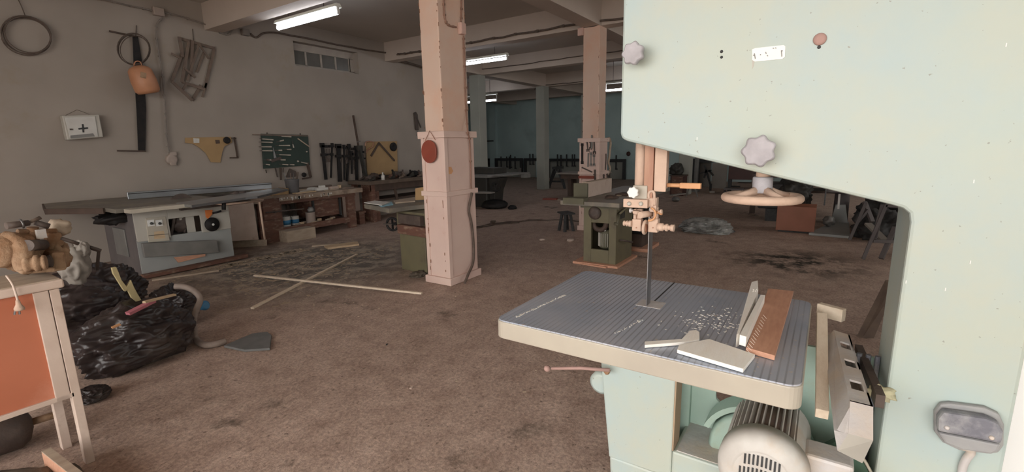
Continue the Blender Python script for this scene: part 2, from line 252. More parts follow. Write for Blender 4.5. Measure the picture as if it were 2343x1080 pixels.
# ------------------------------------------------------------------ mesh builder
V3 = Vector
class MB:
    def __init__(s): s.bm = bmesh.new()
    def box(s, c, d, rot=None, top=None):
        """centre, size; rot = Matrix or z angle; top = scale of the top face in x, y"""
        hx, hy, hz = d[0]/2, d[1]/2, d[2]/2
        R = rot if isinstance(rot, Matrix) else Matrix.Rotation(rot or 0, 3, 'Z')
        vs = []
        for z in (-1, 1):
            k = top if (top and z > 0) else (1, 1)
            for x, y in ((-1, -1), (1, -1), (1, 1), (-1, 1)):
                vs.append(s.bm.verts.new(V3(c)+R @ V3((x*hx*k[0], y*hy*k[1], z*hz))))
        for f in ((0, 3, 2, 1), (4, 5, 6, 7), (0, 1, 5, 4), (1, 2, 6, 5), (2, 3, 7, 6), (3, 0, 4, 7)):
            s.bm.faces.new([vs[i] for i in f])
        return s
    def bb(s, x0, x1, y0, y1, z0, z1):
        return s.box(((x0+x1)/2, (y0+y1)/2, (z0+z1)/2), (abs(x1-x0), abs(y1-y0), abs(z1-z0)))
    def bar(s, a, b, w=.03, t=None, up=(0, 0, 1)):
        """rectangular bar a->b, w across (perp. to up), t along up"""
        a, b = V3(a), V3(b); t = t or w; d = (b-a); L = d.length; d.normalize(); u = V3(up)
        if abs(d.dot(u)) > .98: u = V3((1, 0, 0))
        x = d.cross(u).normalized(); y = x.cross(d)
        R = Matrix((x, y, d)).transposed()
        return s.box((a+b)/2, (w, t, L), R)
    def cyl(s, a, b, r0, r1=None, n=20, caps=True):
        a, b = V3(a), V3(b); r1 = r0 if r1 is None else r1
        d = (b-a).normalized(); x = d.orthogonal().normalized(); y = d.cross(x)
        A = []; B = []
        for i in range(n):
            t = 2*PI*i/n; v = x*math.cos(t)+y*math.sin(t)
            A.append(s.bm.verts.new(a+v*r0)); B.append(s.bm.verts.new(b+v*r1))
        for i in range(n):
            f = s.bm.faces.new((A[i], A[(i+1) % n], B[(i+1) % n], B[i])); f.smooth = n > 8
        if caps:
            s.bm.faces.new(A[::-1]); s.bm.faces.new(B)
        return s
    def tube(s, pts, r=.01, n=8, closed=False):
        pts = [V3(p) for p in pts]; N_ = len(pts); rings = []; x = None
        for i, p in enumerate(pts):
            if closed: d = pts[(i+1) % N_]-pts[i-1]
            else: d = pts[min(i+1, N_-1)]-pts[max(i-1, 0)]
            d.normalize()
            x = d.orthogonal().normalized() if x is None else (x-d*x.dot(d)).normalized()
            y = d.cross(x); rr = r[i] if isinstance(r, (list, tuple)) else r
            rings.append([s.bm.verts.new(p+(x*math.cos(2*PI*k/n)+y*math.sin(2*PI*k/n))*rr) for k in range(n)])
        for i in range(N_ if closed else N_-1):
            A, B = rings[i], rings[(i+1) % N_]
            for k in range(n):
                f = s.bm.faces.new((A[k], A[(k+1) % n], B[(k+1) % n], B[k])); f.smooth = True
        if not closed:
            s.bm.faces.new(rings[0][::-1]); s.bm.faces.new(rings[-1])
        return s
    def prism(s, pts, d):
        """planar outline (3-D points) extruded by vector d"""
        d = V3(d); A = [s.bm.verts.new(V3(p)) for p in pts]; B = [s.bm.verts.new(V3(p)+d) for p in pts]; n = len(A)
        s.bm.faces.new(A[::-1]); s.bm.faces.new(B)
        for i in range(n): s.bm.faces.new((A[i], A[(i+1) % n], B[(i+1) % n], B[i]))
        return s
    def yz(s, pts, x0, x1): return s.prism([(x0, p[0], p[1]) for p in pts], (x1-x0, 0, 0))
    def xy(s, pts, z0, z1): return s.prism([(p[0], p[1], z0) for p in pts], (0, 0, z1-z0))
    def wallp(s, px, y, t): return s.prism([PY(a, b, y) for a, b in px], (0, -t, 0))
    def lathe(s, c, ax, prof, n=24, closed=False):
        """profile [(h, r)] along axis ax from centre c"""
        c = V3(c); d = V3(ax).normalized(); x = d.orthogonal().normalized(); y = d.cross(x); rings = []
        for h, r in prof:
            rings.append([s.bm.verts.new(c+d*h+(x*math.cos(2*PI*k/n)+y*math.sin(2*PI*k/n))*max(r, 1e-4)) for k in range(n)])
        m = len(rings)
        for i in range(m if closed else m-1):
            A, B = rings[i], rings[(i+1) % m]
            for k in range(n):
                f = s.bm.faces.new((A[k], A[(k+1) % n], B[(k+1) % n], B[k])); f.smooth = True
        if not closed:
            s.bm.faces.new(rings[0][::-1]); s.bm.faces.new(rings[-1])
        return s
    def blob(s, c, r, amp=.2, fr=2.0, seed=0, sub=4, floor=None, ridge=False, rot=0):
        g = bmesh.ops.create_icosphere(s.bm, subdivisions=sub, radius=1.0); Rm = Matrix.Rotation(rot, 3, 'Z')
        for v in g['verts']:
            p = v.co.copy(); o = V3((seed*7.3, seed*3.1, seed*1.7))
            k = noise.fractal(p*fr+o, 1.0, 2.0, 4)
            if ridge: k = .2-abs(noise.noise(p*fr+o))*1.9+.30*(.4-abs(noise.noise(V3((p.x*2, p.y*2, p.z*5))*fr+o))*2)+.07*(.4-abs(noise.noise(p*fr*6+o))*2)
            p = p*(1+amp*k); q = V3(c)+Rm @ V3((p.x*r[0], p.y*r[1], p.z*r[2]))
            if floor is not None and q.z < floor: q.z = floor+(.004*abs(k))
            v.co = q
        for f in s.bm.faces: f.smooth = True
        return s
    def torus(s, c, ax, R, r, n=32, m=10, sq=1.0):
        c = V3(c); d = V3(ax).normalized(); x = d.orthogonal().normalized(); y = d.cross(x)
        return s.tube([c+(x*math.cos(2*PI*k/n)+y*math.sin(2*PI*k/n)*sq)*R for k in range(n)], r, m, True)
    def star(s, c, ax, R, t, n=7):
        """star knob: lobed disc of radius R, thickness t along ax"""
        c = V3(c); d = V3(ax).normalized(); x = V3((0, 1, 0)) if abs(d.y) < .9 else V3((1, 0, 0)); x = (x-d*x.dot(d)).normalized(); y = d.cross(x)
        lay = []
        for h, k in ((0, .78), (t*.2, .95), (t*.75, 1), (t, .86)):
            ring = []
            for i in range(n*8):
                a = 2*PI*i/(n*8); rr = R*k*(1-.17*(.5-.5*math.cos(a*n)))
                ring.append(s.bm.verts.new(c+d*h+(x*math.cos(a)+y*math.sin(a))*rr))
            lay.append(ring)
        N_ = n*8
        for A, B in zip(lay, lay[1:]):
            for i in range(N_):
                f = s.bm.faces.new((A[i], A[(i+1) % N_], B[(i+1) % N_], B[i])); f.smooth = True
        s.bm.faces.new(lay[0][::-1]); s.bm.faces.new(lay[-1])
        return s
ORG = {}
def build(name, mb, m, parent=None, bevel=0, base=None):
    bm = mb.bm; bmesh.ops.recalc_face_normals(bm, faces=bm.faces[:])
    if parent is not None: off = ORG[parent.name]
    else:
        if base is None:
            xs = [v.co for v in bm.verts]; lo = [min(v[i] for v in xs) for i in range(3)]; hi = [max(v[i] for v in xs) for i in range(3)]
            base = ((lo[0]+hi[0])/2, (lo[1]+hi[1])/2, lo[2])
        off = V3(base)
    bmesh.ops.translate(bm, verts=bm.verts[:], vec=-off)
    me = bpy.data.meshes.new(name); bm.to_mesh(me); bm.free(); me.materials.append(M[m] if isinstance(m, str) else m)
    o = bpy.data.objects.new(name, me); COL.objects.link(o); ORG[o.name] = off
    if parent is not None: o.parent = parent
    else: o.location = off
    if bevel:
        b = o.modifiers.new('bevel', 'BEVEL'); b.width = bevel; b.segments = 2; b.limit_method = 'ANGLE'; b.angle_limit = .7
    return o
def thing(name, label, cat, loc, group=None):
    o = bpy.data.objects.new(name, None); COL.objects.link(o); o.location = loc; ORG[o.name] = V3(loc); o.empty_display_size = .1
    return tag(o, label, cat, group)
def tag(o, label, cat, group=None, kind=None):
    o['label'] = label; o['category'] = cat
    if group: o['group'] = group
    if kind: o['kind'] = kind
    return o
def struct(name, mb, m, bevel=0):
    o = build(name, mb, m, bevel=bevel); o['kind'] = 'structure'; return o
def smooth_path(pts, k=6):
    pts = [V3(p) for p in pts]; out = []
    for i in range(len(pts)-1):
        p0, p1, p2, p3 = pts[max(i-1, 0)], pts[i], pts[i+1], pts[min(i+2, len(pts)-1)]
        for j in range(k):
            t = j/k; out.append(.5*((2*p1)+(-p0+p2)*t+(2*p0-5*p1+4*p2-p3)*t*t+(-p0+3*p1-3*p2+p3)*t**3))
    return out+[pts[-1]]
def wob(pts, amp, seed=0):
    return [p+V3((noise.noise(p*3+V3((seed, 0, 0))), noise.noise(p*3+V3((0, seed+5, 0))), noise.noise(p*3+V3((0, 0, seed+9)))))*amp for p in pts]
# ================================================================== THE BUILDING
WY = 8.9; CZ = 4.02; BZ = 3.6; XF = 20.5; XE = 9.45; YL = 17.2; YR = -5.2
struct('floor', MB().bb(-4.0, XF+.2, YR-.2, YL+.2, -.2, 0), 'floor')
struct('ground', MB().bb(-20, -4.0, -16, 16, -.22, -.02), 'ground')
struct('ceiling', MB().bb(-4.2, XF+.2, YR-.2, YL+.2, CZ, CZ+.2), 'ceil')
# left wall with the high window cut out (recess)
wa, wb = PY(670, 93, WY), PY(822, 170, WY)
wx0, wx1, wz0, wz1 = wa.x, wb.x, wb.z, PY(670, 93, WY).z
b = MB()
b.bb(-4.2, wx0, WY, WY+.3, 0, CZ); b.bb(wx1, XE, WY, WY+.3, 0, CZ); b.bb(wx0, wx1, WY, WY+.3, 0, wz0); b.bb(wx0, wx1, WY, WY+.3, wz1, CZ)
struct('wall_left', b, 'wall')
struct('wall_left_return', MB().bb(XE-.3, XE, WY+.3, YL, 0, CZ), 'far')
struct('wall_side', MB().bb(XE, XF, YL, YL+.2, 0, CZ), 'far')
struct('wall_far', MB().bb(XF, XF+.2, YR, YL+.2, 0, CZ), 'far')
b = MB(); b.bb(-4.2, XF, YR-.2, YR, 0, ADDED_WINZ[0]); b.bb(-4.2, XF, YR-.2, YR, ADDED_WINZ[1], CZ); lx = -4.2
for a, c_ in ADDED_WINS: b.bb(lx, a, YR-.2, YR, ADDED_WINZ[0], ADDED_WINZ[1]); lx = c_
b.bb(lx, XF, YR-.2, YR, ADDED_WINZ[0], ADDED_WINZ[1]); struct('wall_right', b, 'far')
b = MB(); b.bb(2.15, 2.35, YR, -.565, 0, CZ)
struct('wall_entrance_pier', b, 'white')
b = MB(); O = OPEN
b.bb(-4.2, -4.0, YR-.2, O['y0'], 0, CZ); b.bb(-4.2, -4.0, O['y1'], WY+.3, 0, CZ); b.bb(-4.2, -4.0, O['y0'], O['y1'], O['z1'], CZ)
struct('wall_entrance', b, 'wall')
# beams
b = MB()
for x in (.2, 4.20, 8.12, 11.35, 15.05, 18.6): b.bb(x, x+.27, YR, WY if x < 9 else YL, BZ, CZ-.001)
struct('trim_1', b, 'beam')
b = MB()
b.bb(-4.0, XF, 3.46, 3.78, BZ-.002, CZ-.001); b.bb(XE, XF, 8.45, 8.8, BZ-.002, CZ-.001); b.bb(2.35, XF, -1.4, -1.05, BZ-.002, CZ-.001); b.bb(XE, XF, 13.2, 13.5, BZ-.002, CZ-.001)
struct('trim_2', b, 'beam')
# window_1: recessed four-light window
f = MB(); y = WY+.16; h = wz1-wz0; zl, zh = wz0+.05, wz1-.13
f.bb(wx0, wx1, y, y+.04, zl-.05, zl+.01); f.bb(wx0, wx1, y, y+.04, zh-.01, wz1); n = 4; fx1 = wx1-.12
for i in range(n+1):
    x = wx0+(fx1-wx0)*i/n; f.bb(x-.02, x+.02, y, y+.04, zl, zh)
f.bb(fx1, wx1, y, y+.04, zl, zh)
wn = struct('window_1', f, 'window')
build('pane', MB().bb(wx0, wx1, y+.015, y+.025, wz0, wz1), 'glass', wn)
build('backing', MB().bb(wx0-.02, wx1+.02, WY+.25, WY+.29, wz0-.02, wz1+.02), 'darkgrey', wn)
# columns --------------------------------------------------------------------------------
def chips(b, x, y0, y1, z0, z1, n, seed, face='x'):
    r = random.Random(seed)
    for i in range(n):
        z = r.uniform(z0, z1); w_ = r.uniform(.004, .009); h_ = r.uniform(.01, .05); yy = r.choice((y0, y1))
        if face == 'x': b.box((x-.001, yy+r.uniform(-.008, .008), z), (.004, w_, h_))
        else: b.box((yy, x-.001, z), (w_, .004, h_))
def col_struct(nm, x0, x1, y0, y1, m, clad, ctop=1.77, base=True, seed=1):
    o = struct(nm, MB().bb(x0, x1, y0, y1, 0, BZ), m, bevel=.012)
    if clad:
        c = MB(); g = .035; c.bb(x0-g, x1+g, y0-g, y1+g, .002, ctop-.04)
        build('cladding', c, 'pink2', o, bevel=.006)
        for z0, z1, e in ((ctop-.075, ctop, .065), (1.04, 1.10, .06), (.0, .09, .065)):
            build('band', MB().bb(x0-e, x1+e, y0-e, y1+e, z0+.003, z1), 'pink2', o, bevel=.005)
        for (yy0, yy1) in ((y0-g, y0-g+.05), (y1+g-.045, y1+g)):
            build('batten', MB().bb(x0-g-.012, x0-g+.01, yy0-.002, yy1, .09, ctop-.075), 'pink2', o, bevel=.003)
        build('batten', MB().bb(x0-g-.011, x0-g+.045, y0-g-.012, y0-g+.01, .09, ctop-.075), 'pink2', o, bevel=.003)
        ch = MB(); chips(ch, x0-g-.013, y0-g+.05, y1+g-.05, .15, 1.0, 16, seed); build('chipped_paint', ch, 'flake', o)
    ch = MB(); chips(ch, x0, y0+.004, y1-.004, 1.8, 3.2, 22, seed+3); chips(ch, y0, x0+.004, x1-.004, 1.8, 3.2, 8, seed+8, 'y'); build('paint_chip', ch, 'flake', o)
    return o
c1 = col_struct('trim_3', 4.05, 4.51, 3.585, 3.855, 'pink', True)
c2 = col_struct('trim_4', 8.05, 8.37, 3.46, 3.77, 'pink', True, ctop=1.70, seed=5)
for i, (x, y, mm) in enumerate(((11.2, 8.5, 'fcol'), (14.85, 8.42, 'fcol'), (15.0, 3.45, 'fcol'), (11.25, 3.46, 'fcol'), (18.6, 8.45, 'fcol'), (8.05, -1.4, 'fcol'))):
    if i in (3,): continue
    struct('trim_%d' % (5+i), MB().bb(x, x+.34, y, y+.34, 0, BZ), mm, bevel=.01)
# ================================================================== THE BANDSAW
XS = 1.70                                            # front plane of the frame
def saw():
    t = thing('bandsaw', 'large mint green bandsaw filling the right foreground, dusty grooved table and open throat', 'bandsaw', (1.85, .1, 0))
    fr = [(.645, 2.75), (.645, 1.635), (.638, 1.616), (.618, 1.606), (-.165, 1.412), (-.19, 1.404), (-.205, 1.39), (-.21, 1.365), (-.21, .42),
          (.405, .42), (.405, .30), (.66, .30), (.645, .0), (-.48, 0), (-.48, 2.75)]
    f = build('frame', MB().yz(fr, XS, 2.0), 'mint', t, bevel=.009)
    build('pedestal', MB().yz([(.405, .30), (.405, .845), (.62, .845), (.69, .80), (.706, .72), (.662, .295)], XS, XS+.09), 'mint', t, bevel=.006)
    build('pedestal_edge', MB().bb(XS+.001, XS+.09, .400, .4055, .42, .845), 'brownedge', t)  # shade of the inner side face, put into a brown colour
    build('pedestal_back', MB().yz([(.39, .3), (.39, .845), (.62, .845), (.69, .78), (.66, .295)], XS+.2, XS+.27), 'mintdark', t)
    # inner back wall with the oval hole: built as ring around the hole
    hp = PX(1690, 915, 1.93); hy, hz, ra, rb = hp.y, hp.z+.004, .085, .042
    b = MB(); out = []; inn = []
    for i in range(32):
        a = 2*PI*i/32; c_, s_ = math.cos(a), math.sin(a); sq = (abs(c_)**4+abs(s_)**4)**-.25
        inn.append((hy+ra*c_*sq, hz+rb*s_*sq))
        k = 1/max(abs(c_), abs(s_)); out.append((hy+.10*c_*k, hz+.06*s_*k))
    for i in range(32):
        j = (i+1) % 32; b.yz([inn[i], inn[j], out[j], out[i]], 1.93, 1.945)
    y0, y1, z0, z1 = hy-.10, hy+.10, hz-.06, hz+.06
    b.bb(1.93, 1.945, y1, .66, .3, .86); b.bb(1.93, 1.945, -.21, y0, .42, .86); b.bb(1.93, 1.945, y0, y1, .3, z0)
    if z1 < .86: b.bb(1.93, 1.945, y0, y1, z1, .86)
    build('inner_panel', b, 'mintdark', t)
    build('inner_floor', MB().bb(1.71, 1.93, -.21, .39, .38, .423), 'greyalu', t)
    # belt guard arc and pulley seen in the opening
    b = MB(); c0 = (1.86, .13, .44)
    for k in range(20):
        a0 = math.radians(20+k*8); a1 = math.radians(20+(k+1)*8)
        if a1 > math.radians(180): break
        P = lambda a, r: (c0[1]+r*math.cos(a), c0[2]+r*math.sin(a))
        b.yz([P(a0, .175), P(a1, .175), P(a1, .195), P(a0, .195)], 1.80, 1.90)
    build('belt_guard', b, 'mintdark', t)
    build('pulley', MB().lathe((1.80, .13, .44), (1, 0, 0), [(0, .02), (0, .15), (.015, .165), (.03, .15), (.05, .15), (.065, .165), (.08, .15), (.08, .02)]), 'mintdark', t)
    # lower wheel guard sweep, dark green, to the right of the motor
    b = MB(); P = lambda a, r: (.10-r*math.cos(a), .40+r*math.sin(a))
    for k in range(8):
        a0 = math.radians(-12+k*7.5); a1 = a0+math.radians(7.5); b.yz([P(a0, .20), P(a1, .20), P(a1, .335), P(a0, .335)], 1.73, 1.76)
    build('lower_wheel_guard', b, 'dkgreen', t)
    b = MB(); b.tube([(1.725, *P(math.radians(-12+k*5), .342)) for k in range(13)], .005, 6); build('guard_edge', b, 'beige', t)
    b = MB()
    for y in (-.15, -.175, -.2): b.cyl((1.90, y, .42), (1.90, y, .88), .008, n=8)
    build('conduit', b, 'blackbox', t)
    # cast table
    def rr(x0, x1, y0, y1, r, n=6):
        o = []
        for cx, cy, a in ((x1-r, y1-r, 0), (x0+r, y1-r, 90), (x0+r, y0+r, 180), (x1-r, y0+r, 270)):
            for i in range(n+1):
                q = math.radians(a+90*i/n); o.append((cx+r*math.cos(q), cy+r*math.sin(q)))
        return o
    build('table_rim', MB().xy(rr(1.38, 2.2, 0, 1.01, .04), .878, .9455), 'beige', t, bevel=.004)
    tt = build('table_top', MB().xy(rr(1.384, 2.196, .004, 1.006, .038), .9455, .950), 'grooved', t)
    build('table_insert', MB().bb(1.80, 1.885, .50, .60, .9502, .9515), 'greyalu', tt)
    build('blade_slot', MB().bb(1.84, 2.197, .546, .552, .9502, .9510), 'ink', tt)
    cr = MB(); r_ = random.Random(4)
    a, c_ = G(1183, 725, .9503), G(1292, 675, .9503)
    for i in range(150):
        p = a.lerp(c_, r_.random())+V3((r_.gauss(0, .002), r_.gauss(0, .0025), 0)); s_ = r_.uniform(.001, .004); cr.box(p, (s_*2, s_, .0012), r_.random()*3)
    a, c_ = G(1410, 762, .9503), G(1470, 730, .9503)
    for i in range(40):
        p = a.lerp(c_, r_.random())+V3((r_.gauss(0, .002), r_.gauss(0, .003), 0)); s_ = r_.uniform(.001, .003); cr.box(p, (s_*2, s_, .0012), r_.random()*3)
    for i in range(150):
        p = G(r_.gauss(1640, 45), r_.gauss(735, 16), .9503)
        s_ = r_.uniform(.001, .0035); cr.box(p, (s_*3, s_, .0012), r_.random()*3)
    o = build('sawdust', cr, 'pale', tt); o['kind'] = 'stuff'
    build('trunnion', MB().cyl((1.69, .35, .83), (1.69, .66, .83), .06, n=20).bb(1.66, 1.9, .3, .68, .80, .879), 'mint', t, bevel=.004)
    build('tilt_lever', MB().tube([PX(1395, 847, 1.66), PX(1330, 842, 1.63), PX(1262, 843, 1.60)], [.008, .007, .006], 10).blob(PX(1252, 843, 1.60), (.014, .014, .014), 0, sub=2), 'plugtan', t)
    build('bolt', MB().lathe(PX(1391, 848, 1.68), (-1, 0, 0), [(0, .012), (.016, .012), (.02, .008)], 6), 'rust', t)
    build('side_boss', MB().lathe((1.80, .72, .60), (-1, 0, 0), [(0, .05), (.06, .05), (.07, .035)]), 'mint', t)
    # blade
    bl = MB().bb(1.806, 1.856, .5570, .5595, .45, 1.62); build('blade', bl, 'steel', t)
    # upper guide: round post, rail, plate
    g = build('guide_post', MB().cyl((1.83, .607, 1.36), (1.83, .607, 1.66), .021, n=24), 'pinkcast', t)
    build('guard_rail', MB().bb(1.81, 1.85, .553, .577, 1.45, 1.66).bb(1.80, 1.815, .548, .582, 1.39, 1.66), 'rail', g)
    build('guard_plate', MB().bb(1.815, 1.855, .505, .54, 1.425, 1.66).bb(1.805, 1.815, .50, .545, 1.415, 1.66), 'pinkcast', g, bevel=.002)
    X8 = 1.80
    def pb(x, px0, px1, py0, py1, d):
        a_, c_ = PX(px0, py0, x), PX(px1, py1, x); return (x, x+d, c_.y, a_.y, c_.z, a_.z)
    build('guide_clamp', MB().bb(*pb(1.795, 1448, 1480, 424, 456, .05)), 'beige', g, bevel=.003)
    gh = build('guide_head', MB().bb(*pb(1.775, 1426, 1481, 455, 477, .02)), 'pinkcast', t, bevel=.002)
    build('head_block', MB().bb(*pb(1.797, 1450, 1494, 452, 474, .05)), 'pinkcast', gh, bevel=.002)
    for px_ in (1440, 1467): build('bolt', MB().lathe(PX(px_, 466, 1.775), (-1, 0, 0), [(0, .0085), (.004, .0085), (.008, .005)], 12), 'lightgrey', gh)
    build('hook_arm', MB().tube(smooth_path([PX(px_, py_, X8) for px_, py_ in ((1485, 455), (1484, 445), (1487, 439), (1493, 438), (1497, 444), (1497, 470))], 4), .0055, 8), 'pinkcast', gh)
    build('side_plate', MB().bb(*pb(X8, 1488, 1501, 452, 486, .03)), 'pinkcast', gh, bevel=.002)
    build('guide_yoke', MB().bb(*pb(X8, 1446, 1466, 501, 530, .03)).bb(*pb(1.81, 1449, 1455, 478, 503, .02)).bb(*pb(1.82, 1457, 1468, 478, 503, .02)), 'pinkcast', gh, bevel=.003)
    build('guide_yoke', MB().bb(*pb(X8, 1483, 1504, 500, 533, .03)).bb(*pb(1.81, 1495, 1504, 474, 502, .02)).bb(*pb(1.825, 1484, 1494, 478, 502, .02)), 'pinkcast', gh, bevel=.003)
    for px_ in (1456, 1494): build('set_screw', MB().lathe(PX(px_, 521, 1.799), (-1, 0, 0), [(0, .003), (.0015, .003)], 8), 'rail', gh)
    build('collar', MB().lathe(PX(1456, 484, 1.80), (0, 0, -1), [(-.004, .014), (.006, .014), (.012, .009)], 16), 'pinkcast', gh)
    rc = PX(1465, 492, 1.765); build('guide_roller', MB().cyl(rc, PX(1492, 488, 1.83), .0125, n=20), 'pinkcast', gh)
    ar = [PX(1485+15*math.cos(q), 490+15*math.sin(q), 1.79) for q in [math.radians(-70+12*k) for k in range(15)]]
    build('curved_bracket', MB().tube(ar, .004, 8), 'orangecast', gh)
    build('thrust_wheel', MB().torus(PX(1476, 520, X8), (0, 1, .05), .024, .006), 'pinkcast', gh)
    build('thrust_wheel', MB().cyl(PX(1474, 522, X8), PX(1480, 522, X8), .016, n=18), 'rail', gh)
    def knurl(px0, px1, py, s_):
        p = PX(px0, py, X8); L = PX(px1, py, X8).y-p.y; d = 1 if L > 0 else -1; L = abs(L)
        build('adjuster_screw', MB().lathe(p, (0, d, 0), [(0, s_), (L*.35, s_), (L*.38, s_*.7), (L*.48, s_*.7), (L*.5, s_*.95), (L*.62, s_*.95), (L*.65, s_*.6), (L*.78, s_*.6), (L*.8, s_*.85), (L, s_*.85)]), 'pinkcast', gh)
    knurl(1504, 1543, 519, .0155); knurl(1446, 1427, 512, .0125)
    build('thumb_screw', MB().lathe(PX(1502, 486, X8), (0, -1, 0), [(0, .005), (.012, .005), (.013, .009), (.022, .009)]), 'orangecast', gh)
    build('thumb_screw', MB().lathe(PX(1506, 484, 1.79), (0, -1, .1), [(0, .004), (.008, .004), (.009, .008), (.015, .008)]), 'pinkcast', gh)
    build('thumb_screw', MB().lathe(PX(1449, 482, X8), (0, 1, 0), [(0, .005), (.007, .005), (.008, .009), (.014, .009)]), 'greyalu', gh)
    kc = PX(1450, 440, 1.775); build('star_knob', MB().star(kc, (-1, 0, 0), .0235, .014).cyl(kc+V3((.03, 0, 0)), kc, .008), 'mesh', gh)
    build('rail_handle', MB().cyl((1.84, .505, 1.438), (1.84, .455, 1.438), .008).box((1.84, .418, 1.438), (.02, .075, .021)), 'orangecast', t, bevel=.002)
    # tension handwheel under the head
    hw = PX(1742, 455, 1.80); cy = hw.y
    h = build('tension_handwheel', MB().torus((1.8, cy, 1.408), (0, 0, 1), .112, .0145, 48, 14), 'pinkcast', t)
    sp = MB()
    for k in range(4):
        a = PI/2*k+.75; sp.tube([(1.8+.022*math.cos(a), cy+.022*math.sin(a), 1.432), (1.8+.06*math.cos(a), cy+.06*math.sin(a), 1.422), (1.8+.11*math.cos(a), cy+.11*math.sin(a), 1.410)], [.016, .011, .009], 8)
    build('spoke', sp, 'pinkcast', h)
    build('hub', MB().lathe((1.8, cy, 1.425), (0, 0, 1), [(0, .03), (.004, .031), (.05, .031), (.054, .028)], 28), 'knob', h)
    build('spindle', MB().lathe((1.8, cy, 1.478), (0, 0, 1), [(0, .022), (.02, .022), (.022, .018), (.06, .018)], 24), 'pinkcast', h)
    # door knobs, key holes, plate, cork
    for px, py, R in ((1446, 121, .040), (1735, 346, .050)):
        c = PX(px, py, XS-.07); k = build('star_knob', MB().star(c+V3((.03, 0, 0)), (-1, 0, 0), R, .03), 'knob', t)
        build('stem', MB().cyl(c+V3((.075, 0, 0)), c+V3((.02, 0, 0)), R*.35), 'knob', k)
    for px, py, r in ((1651, 118, .005), (1651, 131, .0045), (1874, 108, .005)):
        c = PX(px, py, XS); build('screw_hole', MB().lathe(c+V3((.001, 0, 0)), (-1, 0, 0), [(0, r), (.003, r*.9), (.0031, r*.2)], 12), 'ink', t)
    c = PX(1876, 90, XS); build('plug', MB().lathe(c, (-1, 0, 0), [(0, .017), (.004, .017), (.008, .014), (.010, .007)], 20), 'plugtan', t)
    q = [PX(a, b_, XS-.002) for a, b_ in ((1721, 113), (1728, 110), (1793, 103), (1797, 106), (1796, 130), (1790, 135), (1727, 141), (1721, 137))]
    pln = build('name_plate', MB().prism(q, (.003, 0, 0)), 'mesh', t)
    mk = MB()
    for x0_, y0_, x1_, y1_ in ((1723, 126, 1727, 127), (1726, 122, 1728, 134), (1787, 116, 1791, 116), (1788, 117, 1789, 129), (1739, 125, 1741, 125), (1752, 119, 1753, 123), (1755, 126, 1757, 128), (1768, 110, 1771, 110), (1774, 109, 1776, 110)):
        p0, p1 = PX(x0_, y0_, XS-.0035), PX(x1_, y1_, XS-.0035); mk.bar(p0, p1+V3((0, 0, -.0004)), .0022, .002, up=(1, 0, 0))
    build('plate_marking', mk, 'midgrey', pln)
    build('paint_drip', MB().prism([PX(1721, 137, XS-.001), PX(1727, 139, XS-.001), PX(1724, 152, XS-.001), PX(1721, 158, XS-.001)], (.001, 0, 0)), 'lightgrey', pln)
    # paint nicks
    for px, py in ((1595, 317), (2228, 415), (2163, 662), (2073, 645), (2302, 103), (2220, 600)):
        c = PX(px, py, XS-.0005); build('paint_nick', MB().box(c, (.002, .0025, .009)), 'mesh', t)
    # limit switch box on the column
    pts = [(2135, 935), (2148, 917), (2170, 915), (2250, 925), (2282, 940), (2293, 965), (2292, 1012), (2280, 1028), (2255, 1030), (2190, 1022), (2155, 1005), (2135, 980)]
    sb = build('switch_box', MB().prism([PX(a, b_, XS+.002) for a, b_ in pts], (-.022, 0, 0)), 'boxgrey', t, bevel=.006)
    pts = [(2141, 945), (2153, 930), (2250, 944), (2278, 956), (2288, 975), (2284, 1002), (2140, 974)]
    build('switch_cover', MB().prism([PX(a, b_, XS-.02) for a, b_ in pts], (-.035, 0, 0)), 'blackbox', sb, bevel=.008)
    pts = [(2141, 978), (2284, 1006), (2276, 1022), (2262, 1028), (2195, 1018), (2158, 1004)]
    build('switch_base', MB().prism([PX(a, b_, XS-.02) for a, b_ in pts], (-.028, 0, 0)), 'boxgrey', sb, bevel=.006)
    for px, py in ((2166, 977), (2268, 1000)): build('screw', MB().lathe(PX(px, py, XS-.052), (-1, 0, 0), [(0, .006), (.006, .006), (.008, .003)], 10), 'greyalu', sb)
    p = [PX(2215, 1020, XS-.02), PX(2222, 1035, XS-.02), PX(2210, 1052, XS-.012), PX(2200, 1085, XS-.008), PX(2190, 1200, XS-.006)]
    build('switch_cable', MB().tube(smooth_path(p), [.02]*3+[.014]*2+[.010]*20, 12), 'greyalu', sb)
    # corrugated dust hose along the bottom edge
    hp = [PX(1850+i*12, 1075-((i/12)-.2)*8, 1.66) for i in range(24)]
    hp = [(1.66, -.03-.013*i, .50+.004*math.sin(i)) for i in range(16)]
    build('dust_hose', MB().tube([V3((1.64, -.03-.0065*i, .545)) for i in range(28)], [.026 if i % 2 else .021 for i in range(28)], 12), 'beige', t)
    build('fluff', MB().blob((1.695, -.195, .845), (.022, .035, .022), .6, 3, 3, 3), 'fluff', t)
    # electric motor
    m0, mz, my = 1.455, .600, .084
    mo = build('motor', MB().cyl((1.53, my, mz), (1.78, my, mz), .105, n=36), 'motordark', t)
    fn = MB()
    for k in range(11):
        a = math.radians(38+k*9); u = V3((0, math.cos(a), math.sin(a)))
        c = V3((1.645, my, mz))+u*.113; n_ = V3((0, -math.sin(a), math.cos(a)))
        fn.box(c, (.235, .0035, .018), Matrix((V3((1, 0, 0)), n_, u)).transposed())
    build('cooling_fin', fn, 'motor', mo)
    sh_ = MB()
    for k in range(26):
        a0 = math.radians(132+k*10); a1 = a0+math.radians(10)
        q = lambda a, r: (my+r*math.cos(a), mz+r*math.sin(a))
        sh_.yz([q(a0, .112), q(a1, .112), q(a1, .121), q(a0, .121)], 1.53, 1.765)
    build('motor_shell', sh_, 'motor', mo)

